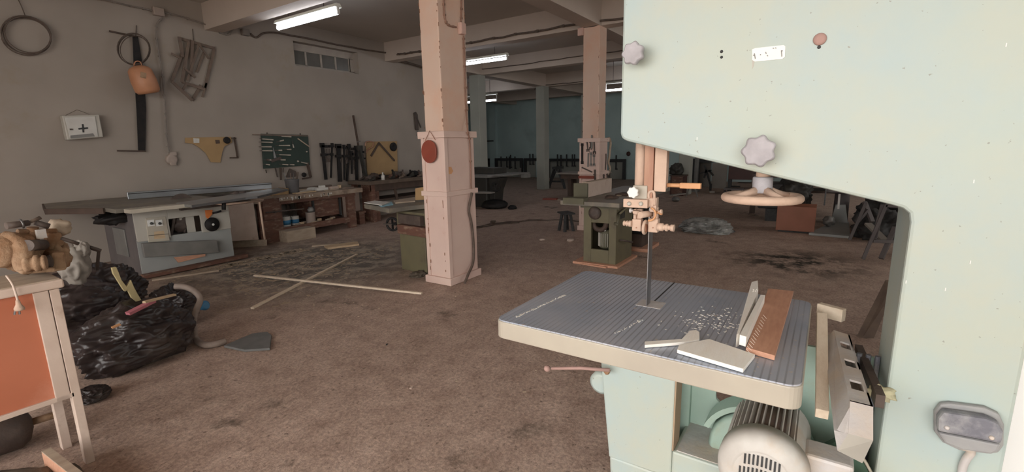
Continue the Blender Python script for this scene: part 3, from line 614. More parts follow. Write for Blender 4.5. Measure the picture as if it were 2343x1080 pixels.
    prof = [(.085, .127), (.04, .128), (.02, .124), (.006, .108), (0, .085), (.0, .08), (.003, .076)]
    cv = build('fan_cover', MB().lathe((m0, my, mz), (1, 0, 0), prof, 48), 'motor', mo)
    gr = MB()
    for zz in (.045, 0, -.045):
        for k in range(-6, 7):
            y_ = k*.0115
            if math.hypot(y_, zz) > .066: continue
            gr.box((m0+.0025, my+y_, mz+zz+.006*math.cos(k*.4)), (.004, .0055, .034))
    build('grille_slot', gr, 'ink', cv)
    build('terminal_box', MB().bb(1.55, 1.65, -.145, -.02, .585, .66), 'greyalu', mo, bevel=.01)
    build('motor_foot', MB().bb(1.54, 1.76, -.03, .2, .42, .53), 'motor', mo)
    return t
saw()
# --- things on and beside the saw table
ZT = .9525
o = build('wood_offcut', MB().xy([tuple(G(a, b_, ZT)[:2]) for a, b_ in ((1553, 797), (1622, 783), (1727, 819), (1700, 853), (1549, 808))], ZT, ZT+.012), 'pale', bevel=.001)
tag(o, 'pale flat offcut with angled corners lying at the front edge of the bandsaw table', 'offcut')
o = build('wood_sliver', MB().xy([tuple(G(a, b_, ZT)[:2]) for a, b_ in ((1475, 788), (1560, 782), (1578, 763), (1592, 761), (1600, 766), (1600, 783), (1565, 789), (1475, 796))], ZT, ZT+.01), 'pale')
tag(o, 'thin pale splintered sliver of wood behind the flat angled offcut on the bandsaw table', 'offcut')
o = build('plywood_strip', MB().xy([tuple(G(a, b_, ZT)[:2]) for a, b_ in ((1757, 668), (1815, 674), (1772, 825), (1706, 806))], ZT, ZT+.016), 'ply', bevel=.001)
tag(o, 'reddish plywood strip lying flat near the right edge of the bandsaw table', 'board')
sp = MB(); r_ = random.Random(3)
sp.xy([tuple(G(a, b_, ZT)[:2]) for a, b_ in ((1738, 702), (1748, 703), (1705, 805), (1690, 800))], ZT+.017, ZT+.05)
for i in range(14):
    p = G(1746-i*3, 720+i*6, ZT+.03); sp.tube([p, p+V3((r_.uniform(-.004, .004), -.012, -.012))], .0006, 4)
o = build('wood_batten', sp, 'pale', bevel=.001); tag(o, 'short pale batten with splintered lower edge lying against the reddish plywood strip', 'batten')
sp = MB(); sp.prism([G(1718, 668, ZT), G(1732, 664, ZT), G(1733, 690, ZT), G(1690, 792, ZT), G(1683, 796, ZT)], (0, 0, .045))
for i in range(6): p = G(1722+i*2, 668, ZT+.045); sp.tube([p, p+V3((r_.uniform(-.004, .004), r_.uniform(-.004, .004), .012))], .0008, 4)
o = build('wood_lath', sp, 'pale', bevel=.001); tag(o, 'taller white lath with a frayed end, standing on edge left of the plywood strip', 'lath')
o = build('wood_stick', MB().bar(G(1869, 722, .93)+V3((0, -.016, -.0)), G(1868, 945, .785)+V3((0, -.014, 0)), .034, .034), 'stickwood', bevel=.002)
tag(o, 'square wooden stick sloping down along the right edge of the bandsaw table', 'stick')
o = build('support_block', MB().bar(G(1866, 707, .93)+V3((.01, -.01, 0)), G(1931, 722, .93), .03, .05), 'stickwood', bevel=.002)
tag(o, 'short wooden block sticking out behind the far right corner of the bandsaw table', 'block')
# rip fence casting: box section with three square windows
def fence_casting():
    R0, R1 = G(1908, 755, .9), G(1945, 918, .9); T0, T1 = G(1944, 767, .9), G(1998, 931, .9)
    R2, T2 = G(1941, 992, .84), G(1998, 1008, .84); L2, K2 = G(1916, 1031, .805), G(1973, 1060, .80)
    L0 = G(1886, 778, .865); L1 = G(1908, 985, .835)
    t = thing('fence_casting', 'dusty grey hollow fence bar with three square holes, beside the bandsaw column', 'fence bar', L2)
    dn = V3((0, 0, -.006)); b = MB(); e = [.18, .285, .46, .56, .74, .85]
    F = lambda u, v: R0.lerp(R1, u).lerp(T0.lerp(T1, u), v)
    def quad(a_, c_, d_, f_): b.prism([a_, c_, d_, f_], dn)
    last = 0
    for i in range(0, 6, 2):
        quad(F(last, 0), F(e[i], 0), F(e[i], 1), F(last, 1)); quad(F(e[i], 0), F(e[i+1], 0), F(e[i+1], .22), F(e[i], .22)); quad(F(e[i], .80), F(e[i+1], .80), F(e[i+1], 1), F(e[i], 1)); last = e[i+1]
    quad(F(last, 0), F(1, 0), F(1, 1), F(last, 1)); build('top_wall', b, 'greyalu', t)
    n = V3((0, -.005, -.002)); build('side_wall', MB().prism([R0, R1, R2, L2, L1, L0], n), 'greyalu', t)
    build('end_wall', MB().prism([R1, T1, T2, R2], (.006, 0, 0)), 'greyalu', t); build('end_cap', MB().prism([R2, T2, K2, L2], (.006, 0, 0)), 'lightgrey', t)
    build('side_wall', MB().prism([T0, T1, T2, T2+V3((.5, .02, -.02)), T0+V3((0, 0, -.06))], (0, .005, 0)), 'greyalu', t)
    build('inner_dark', MB().prism([F(.02, .12)+V3((0, 0, -.045)), F(.97, .12)+V3((0, 0, -.045)), F(.97, .9)+V3((0, 0, -.045)), F(.02, .9)+V3((0, 0, -.045))], (0, 0, -.004)), 'greyalu', t)
    build('back_rail', MB().bar(T0+V3((0, -.03, -.05)), T1+V3((.15, -.03, -.05)), .022, .04), 'rustdark', t)
fence_casting()
# ================================================================== LIGHTS HANGING FROM THE CEILING
def tube_light(x, y0, y1, z, label, zh=None, r=.022):
    zh = zh or z+.06
    t = thing('fluorescent_light', label, 'light', (x, (y0+y1)/2, z), 'fluorescent tube lights')
    build('tube', MB().cyl((x, y0, z), (x, y1, z), r, n=16), 'tube', t)
    b = MB(); b.prism([(x-.06, y0-.03, zh), (x+.06, y0-.03, zh), (x+.03, y0-.03, zh+.05), (x-.03, y0-.03, zh+.05)], (0, y1-y0+.06, 0)); build('housing', b, 'reflector', t)
    for y in (y0-.012, y1+.012): build('socket', MB().bb(x-.02, x+.02, y-.012, y+.012, z-.03, zh+.01), 'whitepl', t)
    for k in (.2, .8):
        y = y0+(y1-y0)*k; build('hanger', MB().cyl((x, y, zh+.05), (x, y, CZ), .006, n=6), 'rustdark', t)
    return t
tube_light(4.62, 5.96, 7.44, 3.50, 'bright white tube light hanging nearest, in front of the high window', r=.034)
tube_light(9.0, 6.04, 7.6, 3.47, 'white tube light showing just right of the near pink column, upper one', r=.03)
tube_light(14.0, 9.86, 11.2, 3.17, 'small white tube light far back, lowest beside the near pink column', zh=3.36, r=.03)
tube_light(14.0, 4.7, 5.78, 3.17, 'white tube light between the second pink column and the bandsaw head', zh=3.36, r=.03)
# ================================================================== CABLES AND BOXES ON WALLS, BEAMS AND COLUMNS
def cable(name, pts, r, m, label, wobb=.02, seed=1, clips=True, k=8):
    p = wob(smooth_path(pts, k), wobb, seed)
    for q in p: q.y = min(q.y, WY-r-.004)
    o = build(name, MB().tube(p, r, 8), m); tag(o, label, 'cable')
    if clips:
        for i in range(3, len(p)-1, 5):
            build('clip', MB().box(p[i], (r*2.6, r*2.6, r*2.2)), m, o)
    return o
W = WY-.045
cable('electrical_cable', [PY(a, b, W) for a, b in ((200, -6), (260, 6), (320, 18), (347, 24))], .012, 'cablegrey', 'grey cable clipped high on the left wall, ending left of the first junction box', seed=2)
cable('electrical_cable', [PY(a, b, W) for a, b in ((376, 28), (430, 44), (480, 58), (508, 75), (525, 78), (536, 66), (549, 66))], .012, 'cablegrey', 'grey cable sagging between the two junction boxes on the left wall', seed=3)
cable('electrical_cable', [PY(a, b, W) for a, b in ((573, 76), (587, 85), (605, 74), (640, 76), (720, 91), (800, 108), (860, 118), (900, 126), (907, 134))], .016, 'cable', 'black cable running above the high window to the wall corner', seed=4, clips=False)
cable('electrical_cable', [PY(a, b, W) for a, b in ((372, 40), (358, 60), (362, 110), (372, 185), (377, 250), (383, 320), (388, 350))], .011, 'cablegrey', 'grey cable dropping down the left wall to the round socket box', seed=5)
cable('electrical_cable', [PY(907, 132, 8.80), PX(912, 124, 8.05), PX(935, 121, 8.05), PX(966, 117, 8.05), PX(1066, 99, 8.05), PX(1150, 84, 8.06), PX(1230, 71, 8.06), PX(1316, 55, 8.06)], .018, 'cable', 'thick black cable bundle along the lower edge of the beam before the second pink column', seed=6)
cable('electrical_cable', [PY(907, 134, 8.78), PY(922, 141, 8.78), PY(945, 146, 8.78), PY(966, 153, 8.78), PY(985, 158, 8.78)], .025, 'cable', 'thick black cable looping down at the wall corner toward the near column', seed=7, clips=False)
cable('electrical_cable', [PX(1331, 63, 8.06), PX(1350, 60, 8.06), PX(1366, 57, 8.06), PX(1374, 48, 8.06), PX(1420, 42, 8.07), PX(1460, 36, 8.07)], .018, 'cable', 'black cable crossing the top of the second pink column toward the bandsaw head', seed=8, clips=False)
cable('electrical_cable', [PX(1066, 163, 11.32), PX(1180, 149, 11.32), PX(1334, 128, 11.32), PX(1425, 116, 11.32)], .012, 'cable', 'thin black cable along the second beam behind the pink columns', seed=9, clips=False)
cable('electrical_cable', [PX(1110, 217, 15.02), PX(1220, 203, 15.02), PX(1240, 196, 15.02), PX(1334, 187, 15.02)], .014, 'cable', 'thin black cable along the farthest visible beam over the grey column', seed=10, clips=False)
def jbox(c, d, label, m='jbox'):
    o = build('junction_box', MB().box(c, d), m, bevel=.008); tag(o, label, 'junction box')
    n_ = min(range(2), key=lambda i: d[i]); s = [0, 0, 0]; s[n_] = -d[n_]/2-.004; dd = list(d); dd[n_] = .008; dd = [x*.9 if i != n_ else x for i, x in enumerate(dd)]
    build('lid', MB().box(V3(c)+V3(s), dd), m, o, bevel=.003); return o
jbox(PY(362, 27, WY-.04), (.15, .07, .12), 'grey junction box high on the left wall, leftmost, where a cable drops down')
jbox(PY(561, 74, WY-.04), (.13, .07, .11), 'grey junction box on the left wall beside the nearest tube light', 'cablegrey')
o = build('socket_box', MB().lathe(PY(391, 365, WY), (0, -1, 0), [(0, .085), (.05, .08), (.06, .06)], 20).box(PY(395, 352, WY-.03), (.10, .05, .06)).box(PY(396, 375, WY-.04), (.08, .06, .05)), 'jbox', bevel=.004)
tag(o, 'round dusty socket box low on the left wall at the end of the hanging cable', 'socket')
jbox((4.42, 3.565, 2.90), (.085, .05, .125), 'pinkish junction box near the top of the near pink column', 'jpink')
yc = 3.572
cable('electrical_cable', [PY(a, b, yc) for a, b in ((1016, -30), (1016, 10), (1019, 45), (1028, 58), (1044, 62))], .009, 'cablebrown', 'brown painted cable curving into the left side of the column junction box', .004, 11)
cable('electrical_cable', [PY(a, b, yc) for a, b in ((1057, -30), (1056, 20), (1055, 50))], .009, 'cablebrown', 'brown painted cable running straight down into the column junction box', .004, 12)
cable('electrical_cable', [PY(1061, 82, yc), PY(1062, 110, yc), PY(1064, 180, yc), PY(1067, 260, yc), PY(1070, 300, 3.50), PY(1075, 330, 3.535), PY(1078, 435, 3.535)], .009, 'cablebrown', 'thin brown cable running down the right edge of the near pink column', .004, 13)
cable('electrical_cable', [PY(1080, 440, 3.51), PY(1074, 480, 3.53), PY(1079, 510, 3.53), PY(1083, 560, 3.53), PY(1082, 600, 3.52), PY(1070, 630, 3.46), PY(1062, 648, 3.44)], .016, 'cable', 'thick dark cable hanging loose down the lower right edge of the near pink column', .01, 14, clips=False)
jbox(PX(1329, 73, 8.02), (.06, .10, .13), 'small pale box at the top left of the second pink column', 'jpink')
# floor cable from the column to the planer
p = [G(1085, 520, .012), G(1120, 513, .012), G(1170, 508, .012), G(1230, 504, .012), G(1285, 503, .012), G(1320, 506, .012), G(1335, 508, .012)]
cable('floor_cable', p, .016, 'cable', 'black cable running across the floor past the small stool', .03, 21, clips=False)
p = [G(1085, 522, .012), G(1110, 519, .012), G(1140, 513, .012), G(1190, 509, .012)]
cable('floor_cable', p, .012, 'cable', 'short second black cable on the floor beside the near pink column', .03, 25, clips=False)
# ================================================================== THINGS HANGING ON THE LEFT WALL
def coil(cx, cy, rx, ry, y, n, r, label, seed, m='cable', tail=None, name='wire_coil'):
    t = thing(name, label, 'wire', PY(cx, cy+ry, y))
    R = random.Random(seed)
    for k in range(n):
        pts = []; dx, dy, s_ = R.uniform(-4, 4), R.uniform(-3, 3), R.uniform(.9, 1.03); tilt = R.uniform(-.1, .1)+.25
        for i in range(28):
            a = 2*PI*i/28; u, v = rx*s_*math.cos(a), ry*s_*math.sin(a)
            pts.append(PY(cx+dx+u*math.cos(tilt)-v*math.sin(tilt), cy+dy+u*math.sin(tilt)+v*math.cos(tilt), y-.012*k))
        build('wire_loop', MB().tube(pts, r, 6, True), m, t)
    if tail: build('wire_tail', MB().tube(smooth_path([PY(a, b, y) for a, b in tail], 4), r*.8, 6), m, t)
    return t
coil(62, 82, 57, 42, WY-.04, 4, .007, 'large loose coil of dark wire hanging top left on the wall', 1, tail=[(38, -8), (48, 12), (58, 37)])
coil(305, 112, 37, 36, WY-.10, 4, .006, 'coil of thin dark wire hung over the long dark saw blade', 2, tail=None)
t = thing('frame_saw', 'long dark pit-saw blade hanging on the left wall with a crossbar at each end', 'saw', PY(325, 345, WY-.04))
build('blade', MB().wallp(((303, 84), (315, 84), (328, 160), (334, 250), (332, 346), (316, 346), (312, 250), (306, 160)), WY-.03, .012), 'black', t)
build('crossbar', MB().bar(PY(250, 71, WY-.045), PY(312, 84, WY-.045), .022, .022), 'darkwood', t)
build('crossbar', MB().bar(PY(268, 345, WY-.045), PY(333, 346, WY-.045), .022, .022), 'darkwood', t)
build('nail', MB().cyl(PY(312, 58, WY-.02), PY(311, 86, WY-.02), .006, n=6), 'rustdark', t)
o = MB().lathe(PY(315, 150, WY-.24), (.22, 0, -1), [(0, .05), (.03, .12), (.07, .15), (.22, .165), (.36, .16), (.40, .13), (.405, .03)], 28)
t = build('canister', o, 'can'); tag(t, 'orange plastic canister hanging over the dark saw blade', 'canister')
build('label_patch', MB().box(PY(328, 172, WY-.405), (.07, .006, .08), Matrix.Rotation(.2, 3, 'Y')), 'rust', t)
build('handle', MB().tube(smooth_path([PY(306, 150, WY-.24), PY(310, 141, WY-.24), PY(320, 141, WY-.24), PY(325, 151, WY-.24)], 4), .008, 6), 'can', t)
# first-aid box
t = thing('first_aid_box', 'white tilted first aid box with a black cross on the left wall', 'first aid box', PY(185, 320, WY-.08))
q = ((140, 268), (222, 263), (233, 316), (152, 323))
build('cabinet', MB().prism([PY(a, b, WY-.01) for a, b in ((136, 266), (220, 263), (230, 314), (148, 321))], (0, -.12, 0)), 'lightgrey', t, bevel=.01)
q = ((147, 269), (217, 266), (224, 313), (160, 318))
d = build('door', MB().prism([PY(a, b, WY-.132) for a, b in q], (0, -.012, 0)), 'whitepl', t, bevel=.004)
build('cross', MB().prism([PY(a, b, WY-.146) for a, b in ((187, 284), (191, 284), (192, 292), (201, 291), (201, 295), (192, 296), (193, 303), (189, 303), (188, 296), (180, 297), (179, 293), (188, 292))], (0, -.004, 0)), 'ink', d)
build('label_strip', MB().prism([PY(a, b, WY-.146) for a, b in ((161, 310), (213, 305), (217, 312), (161, 317))], (0, -.003, 0)), 'midgrey', d)
build('latch', MB().box(PY(163, 296, WY-.15), (.03, .012, .02)), 'rustdark', d)
build('hanging_wire', MB().tube([PY(150, 264, WY-.05), PY(176, 251, WY-.01), PY(205, 262, WY-.05)], .003, 5), 'cable', t)
# bundle of wooden frames
t = thing('frame_bundle', 'bundle of old grey wooden frames hanging askew on the left wall', 'wooden frames', PY(440, 232, WY-.05))
S_ = [((412, 88), (492, 111)), ((490, 112), (468, 205)), ((470, 205), (416, 187)), ((416, 188), (432, 95)), ((410, 84), (418, 130)), ((393, 186), (440, 230)), ((440, 230), (460, 195)), ((393, 186), (417, 120)),
      ((440, 92), (438, 175)), ((456, 100), (428, 185)), ((455, 100), (478, 135)), ((422, 155), (447, 178)), ((450, 165), (466, 120)), ((463, 222), (472, 190)), ((392, 122), (410, 132)), ((418, 206), (428, 190))]
for i, (a, c) in enumerate(S_):
    y = WY-.03-.012*(i % 6); build('slat', MB().bar(PY(*a, y), PY(*c, y), .045 if i < 9 else .032, .014, up=(0, 1, 0)), 'oldwood', t)
build('nail', MB().cyl(PY(441, 66, WY-.01), PY(443, 95, WY-.02), .006, n=6), 'rustdark', t)
# triangular plywood bracket with disc and hook
t = thing('jig_board', 'tan tapering plywood jig board with a black disc on the left wall', 'jig', PY(490, 372, WY-.03))
build('board', MB().wallp(((423, 315), (528, 313), (530, 326), (512, 335), (507, 350), (503, 372), (482, 371), (470, 350), (453, 336), (440, 329), (423, 327)), WY-.01, .02), 'hard', t, bevel=.002)
build('disc', MB().lathe(PY(518, 321, WY-.035), (0, -1, 0), [(0, .055), (.02, .06), (.035, .055), (.036, .02), (.03, .018)], 24), 'black', t)
build('label_patch', MB().wallp(((442, 316), (456, 317), (456, 327), (443, 327)), WY-.032, .004), 'paper', t)
build('knot', MB().wallp(((492, 320), (502, 320), (503, 328), (494, 329)), WY-.032, .004), 'darkwood', t)
o = build('hook_bracket', MB().bar(PY(536, 314, WY-.02), PY(544, 362, WY-.02), .03, .02).bar(PY(544, 361, WY-.02), PY(526, 361, WY-.02), .02, .02).bar(PY(528, 316, WY-.02), PY(540, 316, WY-.02), .03, .02), 'darkwood')
tag(o, 'small dark L-shaped bracket hanging right of the tan jig board', 'bracket')
# green tool board
def flat(a, c, w_, y, t_=.018): return MB().bar(PY(*a, y), PY(*c, y), w_, t_, up=(0, 1, 0))
o = build('tool_board', MB().wallp(((596, 306), (703, 309), (708, 378), (602, 386)), WY-.02, .025), 'green', bevel=.003); tag(o, 'dark green tool board on the left wall above the workbench', 'tool board')
build('top_rail', flat((578, 308), (704, 311), .02, WY-.05), 'oldwood', o)
for a in ((611, 303), (687, 305)): build('hook', flat(a, (a[0], a[1]+5), .015, WY-.03), 'rustdark', o)
ch = [((600, 318), (625, 320)), ((598, 325), (623, 326)), ((598, 336), (621, 336)), ((600, 345), (623, 345)), ((644, 312), (666, 313)), ((640, 323), (649, 321)), ((638, 333), (663, 333)), ((637, 344), (645, 344)), ((656, 342), (666, 342)), ((639, 354), (665, 355)), ((642, 366), (653, 366)), ((646, 376), (659, 377)), ((663, 377), (673, 377)), ((608, 376), (617, 377)), ((689, 371), (703, 374)), ((612, 366), (620, 366)), ((670, 330), (672, 338))]
CHL = ['pale-handled chisel, topmost of the left column on the green board', 'pale-handled chisel, second from top in the left column on the green board', 'pale-handled chisel, third from top in the left column on the green board', 'pale-handled chisel, fourth from top in the left column on the green board', 'pale-handled chisel nearest the top rail of the green board', 'short dull-handled chisel, second in the middle column of the green board', 'pale-handled chisel, third in the middle column of the green board', 'stubby chisel at the middle column left, beside a longer one', 'thin-handled chisel just right of the stubby one on the green board', 'pale-handled chisel, fifth down in the middle column of the green board', 'small chisel, sixth down in the middle column of the green board', 'pale chisel lying lowest in the middle column of the green board', 'thick pale chisel handle at the bottom, right of the lowest middle one', 'small pale chisel at the bottom left corner of the green board', 'slanting pale-handled chisel at the lower right of the green board', 'pale block-like chisel handle by the mallet on the green board', 'upright curved pale chisel in the upper middle of the green board']
for i, (a, c) in enumerate(ch):
    t = thing('chisel', CHL[i], 'chisel', PY(*a, WY-.06), 'chisels on the green tool board')
    y = WY-.065; p, q = PY(*a, y), PY(*c, y)
    build('handle', MB().cyl(p, q, .009, .014, 8), 'handle', t); d = (p-q).normalized()
    build('blade', MB().bar(p, p+d*(.05 if a[0] < 610 else .07), .012, .003, up=(0, 1, 0)), 'rustdark', t)
o = build('steel_square', MB().wallp(((624, 336), (632, 361), (626, 362)), WY-.05, .01), 'steel'); tag(o, 'thin triangular steel blade in the left half of the green tool board', 'square')
o = build('hammer', flat((620, 369), (643, 361), .05, WY-.06).box(PY(614, 366, WY-.06), (.05, .03, .04)), 'rustdark'); tag(o, 'dark mallet lying across the lower left of the green tool board', 'hammer')
o = build('folding_rule', flat((681, 317), (708, 336), .02, WY-.055), 'dustwood'); tag(o, 'grey wooden rule set slanting on the top right of the green tool board', 'rule')
o = build('plane_blade', MB().lathe(PY(701, 347, WY-.05), (0, -1, 0), [(0, .016), (.02, .014)], 12), 'handle'); tag(o, 'small pale knob on the right edge of the green tool board', 'knob')
o = build('round_gauge', MB().lathe(PY(681, 369, WY-.05), (0, -1, 0), [(0, .018), (.02, .016)], 12), 'handle'); tag(o, 'small round pale disc at the lower right of the green tool board', 'gauge')
# tools hanging below the green board
hang = [('file', (630, 384), (635, 405), .02, 'rustdark', 'short dark file hanging left under the green tool board'),
        ('scraper', (642, 384), (643, 412), .035, 'darkwood', 'flat dark wooden-handled tool hanging under the green tool board'),
        ('screwdriver', (648, 384), (648, 395), .012, 'rustdark', 'tiny dark screwdriver hanging beside the wooden-handled tool'),
        ('peg', (608, 388), (610, 396), .014, 'rustdark', 'tiny peg on the wall below the left corner of the green tool board')]
for n_, a, c, w_, m_, lb in hang: tag(build(n_, flat(a, c, w_, WY-.05), m_), lb, n_)
o = build('hand_saw', flat((703, 372), (711, 406), .055, WY-.05).bar(PY(711, 406, WY-.05), PY(692, 409, WY-.05), .03, .02, up=(0, 1, 0)), 'darkwood'); tag(o, 'dark hand saw hanging from the lower right corner of the green tool board', 'saw')
o = build('dust_brush', MB().wallp(((661, 386), (674, 392), (677, 404), (653, 406)), WY-.02, .05), 'rustdark'); tag(o, 'dark triangular brush hanging under the middle of the green tool board', 'brush')
o = build('tape_reel', MB().lathe(PY(694, 400, WY-.01), (0, -1, 0), [(0, .03), (.01, .045), (.04, .045), (.05, .02)], 18), 'black'); tag(o, 'small round black reel hanging under the green tool board', 'reel')
# clamps along the wall right of the board
def clamp(top, bot, w_, y, label, jaw=14, side=1, screw=True, jl=22):
    t = thing('bar_clamp', label, 'clamp', PY(*bot, y), 'clamps hanging on the left wall')
    a, c = PY(*top, y), PY(*bot, y)
    build('bar', MB().bar(a, c, w_, .03, up=(0, 1, 0)), 'black', t)
    build('top_jaw', MB().bar(a+V3((-w_*.6, 0, -.02)), PY(top[0]+jaw*side, top[1]+3, y), .055, .05, up=(0, 1, 0)).box(a+V3((0, 0, .0)), (w_*1.5, .05, .09)), 'black', t, bevel=.004)
    m_ = a.lerp(c, .28); build('sliding_jaw', MB().box(m_, (w_*1.7, .055, .06)).bar(m_, m_+V3((.10*side, 0, .0)), .035, .03, up=(0, 1, 0)), 'black', t, bevel=.003)
    if screw:
        p = PY(top[0]+jaw*side*.85, top[1]+8, y); q = PY(top[0]+jaw*side*.95, top[1]+8+jl, y)
        build('screw', MB().cyl(p, q, .011, n=8).cyl(q, q+V3((.004, 0, -.08)), .02, n=8), 'rustdark', t)
    return t
cl = [((737, 332), (746, 411), .06, 12, 1), ((760, 332), (757, 407), .03, -8, 1), ((774, 334), (778, 416), .09, 5, 1), ((787, 336), (788, 412), .03, 5, 1), ((798, 334), (794, 415), .045, -4, 1), ((804, 350), (805, 398), .03, 4, 1), ((815, 338), (816, 421), .06, -10, 1), ((826, 345), (832, 408), .04, 6, 1)]
lb = ['dark bar clamp hanging leftmost in the row on the left wall', 'second dark bar clamp, thin, leaning left in the wall row', 'widest dark bar clamp in the middle of the wall row', 'thin bar clamp just right of the widest one in the wall row', 'bar clamp tapering down, fifth from left in the wall row', 'short thin bar clamp hanging behind the fifth in the wall row', 'dark straight bar clamp just left of the long leaning bar', 'short dark clamp between the leaning bar and the tan plywood panel']
for i, ((a, c, w_, j, s), l_) in enumerate(zip(cl, lb)): clamp(a, c, w_, WY-.06-.03*(i % 2), l_, abs(j), 1 if j > 0 else -1)
t = thing('leaning_clamp', 'very long dark sash clamp leaning on the wall, rising above the others', 'clamp', PY(838, 425, WY-.25))
build('bar', MB().bar(PY(808, 264, WY-.06), PY(822, 345, WY-.17), .04, .03), 'darkwood', t)
build('lower_bar', MB().bar(PY(822, 340, WY-.17), PY(839, 412, WY-.28), .10, .04), 'fardark', t)
build('head', MB().box(PY(823, 338, WY-.18), (.13, .06, .10)), 'fardark', t, bevel=.005)
build('pin', MB().bar(PY(817, 325, WY-.16), PY(824, 323, WY-.16), .03, .02), 'darkgrey', t)
# plywood panel with a square and a disc
o = build('plywood_board', MB().wallp(((836, 324), (907, 323), (909, 398), (840, 404)), WY-.03, .02), 'hard', bevel=.002); tag(o, 'tan plywood panel leaning on the left wall behind the second bench', 'panel')
o = build('carpenter_square', flat((867, 327), (849, 357), .045, WY-.07).bar(PY(867, 327, WY-.07), PY(903, 368, WY-.07), .045, .012, up=(0, 1, 0)), 'darkwood'); tag(o, 'dark inverted V-shaped square hanging on the tan plywood panel', 'square')
t = build('sanding_disc', MB().lathe(PY(899, 336, WY-.055), (0, -1, 0), [(0, .10), (.03, .105), (.035, .09), (.036, .03), (.03, .02)], 28), 'black'); tag(t, 'black disc at the top right corner of the tan plywood panel', 'disc')
o = build('wood_hoop', MB().tube(smooth_path([PY(a, b, WY-.09) for a, b in ((836, 335), (838, 325), (848, 324), (855, 327), (852, 336), (842, 342), (838, 350))], 4), .014, 6), 'rail'); tag(o, 'curved brown handle with pale tips at the top left of the tan panel', 'handle')
# hanging tool near the column
t = thing('hanging_pliers', 'dark hinged tool hanging on the wall just left of the near pink column', 'tool', PY(952, 310, WY-.04))
build('jaw', MB().wallp(((946, 258), (950, 256), (954, 262), (956, 298), (950, 297)), WY-.02, .03), 'rustdark', t)
build('arm', flat((953, 268), (963, 292), .03, WY-.05), 'rustdark', t)
build('chain', MB().tube([PY(954, 290, WY-.04), PY(955, 305, WY-.04), PY(953, 310, WY-.04)], .008, 5), 'steel', t)
# ================================================================== ON THE COLUMNS
c = PX(983, 347, 3.98); t = thing('red_sign_disc', 'round worn red board hanging by wire on the near pink column', 'sign', c)
pts = []
for i in range(24):
    a = 2*PI*i/24; k = .118 if not (i in (23, 0, 1)) else .112
    pts.append((3.985, c.y+.115*math.cos(a)*(1 if math.cos(a) > -.93 else .95), c.z+.128*math.sin(a)))
build('board', MB().prism(pts, (-.02, 0, 0)), 'red', t, bevel=.004)
build('hanging_wire', MB().tube([PX(973, 322, 3.97), PX(983, 299, 3.97), PX(996, 320, 3.97)], .004, 5), 'rail', t)
o = build('orange_patch', MB().prism([PY(a, b, 3.548) for a, b in ((1023, 382), (1032, 382), (1034, 388), (1036, 391), (1032, 398), (1024, 398))], (0, -.006, 0)), 'orangecast'); tag(o, 'small orange tag stuck on the near pink column below the red disc', 'tag')
o = build('small_shelf_block', MB().box(PX(963, 313, 4.0)+V3((.02, 0, 0)), (.06, .08, .05)), 'pink2'); tag(o, 'small pink block on the left of the near column beside the red disc', 'block')
# spanners on the second column
def spanner(a, c, w_, m_, label, cat='spanner'):
    x = 8.0; p, q = PX(*a, x), PX(*c, x); t = thing('spanner', label, cat, q, 'spanners on the second pink column')
    build('shank', MB().bar(p, q, w_, .008, up=(1, 0, 0)), m_, t)
    d = (p-q).normalized()
    for e, s in ((p, 1), (q, -1)):
        sd = V3((0, 1, 0))
        b = MB()
        for k in (-1, 1): b.bar(e+sd*k*w_*.8-d*s*.005, e+sd*k*w_*.9+d*s*.035, w_*.8, .010, up=(1, 0, 0))
        b.box(e-d*s*.004, (.010, w_*2.4, .024)); build('jaw', b, m_, t)
sps = [((1343, 324), (1345, 343), .022, 'rustdark', 'dark spanner, upper row left on the second pink column'), ((1351, 325), (1351, 338), .018, 'rustdark', 'short dark spanner in the middle of the upper row on the column'), ((1359, 322), (1360, 348), .022, 'rustdark', 'dark spanner, upper row right on the second pink column'),
       ((1352, 352), (1352, 376), .018, 'midgrey', 'grey spanner, lower row middle on the second pink column'), ((1359, 357), (1359, 376), .018, 'midgrey', 'grey spanner, lower row right on the second pink column')]
for s in sps: spanner(*s)
o = build('steel_strip', MB().bar(PX(1354, 309, 7.99), PX(1354, 340, 7.99), .03, .006, up=(1, 0, 0)), 'midgrey'); tag(o, 'flat grey strip hanging highest on the second pink column', 'strip')
o = build('hacksaw_blade', MB().bar(PX(1346, 350, 7.99), PX(1345, 382, 7.99), .025, .006, up=(1, 0, 0)), 'midgrey'); tag(o, 'grey flat file left in the lower spanner row of the second column', 'file')
o = build('long_spanner', MB().bar(PX(1332, 330, 7.99), PX(1332, 373, 7.99), .035, .01, up=(1, 0, 0)).box(PX(1332, 331, 7.99), (.014, .05, .05)).box(PX(1332, 372, 7.99), (.014, .05, .05)), 'black'); tag(o, 'long black ring spanner on the left edge of the second pink column', 'spanner')
o = build('slanted_rod', MB().bar(PX(1331, 383, 7.99), PX(1355, 394, 7.99), .022, .012, up=(1, 0, 0)), 'rustdark'); tag(o, 'dark rod slanting on the second pink column below the spanners', 'rod')
o = build('red_shelf', MB().bb(7.93, 8.0, PX(1327, 405, 8.0).y, PX(1361, 405, 8.0).y, PX(1340, 408, 8).z, PX(1340, 402, 8).z), 'red'); tag(o, 'narrow red ledge across the front of the second pink column', 'ledge')
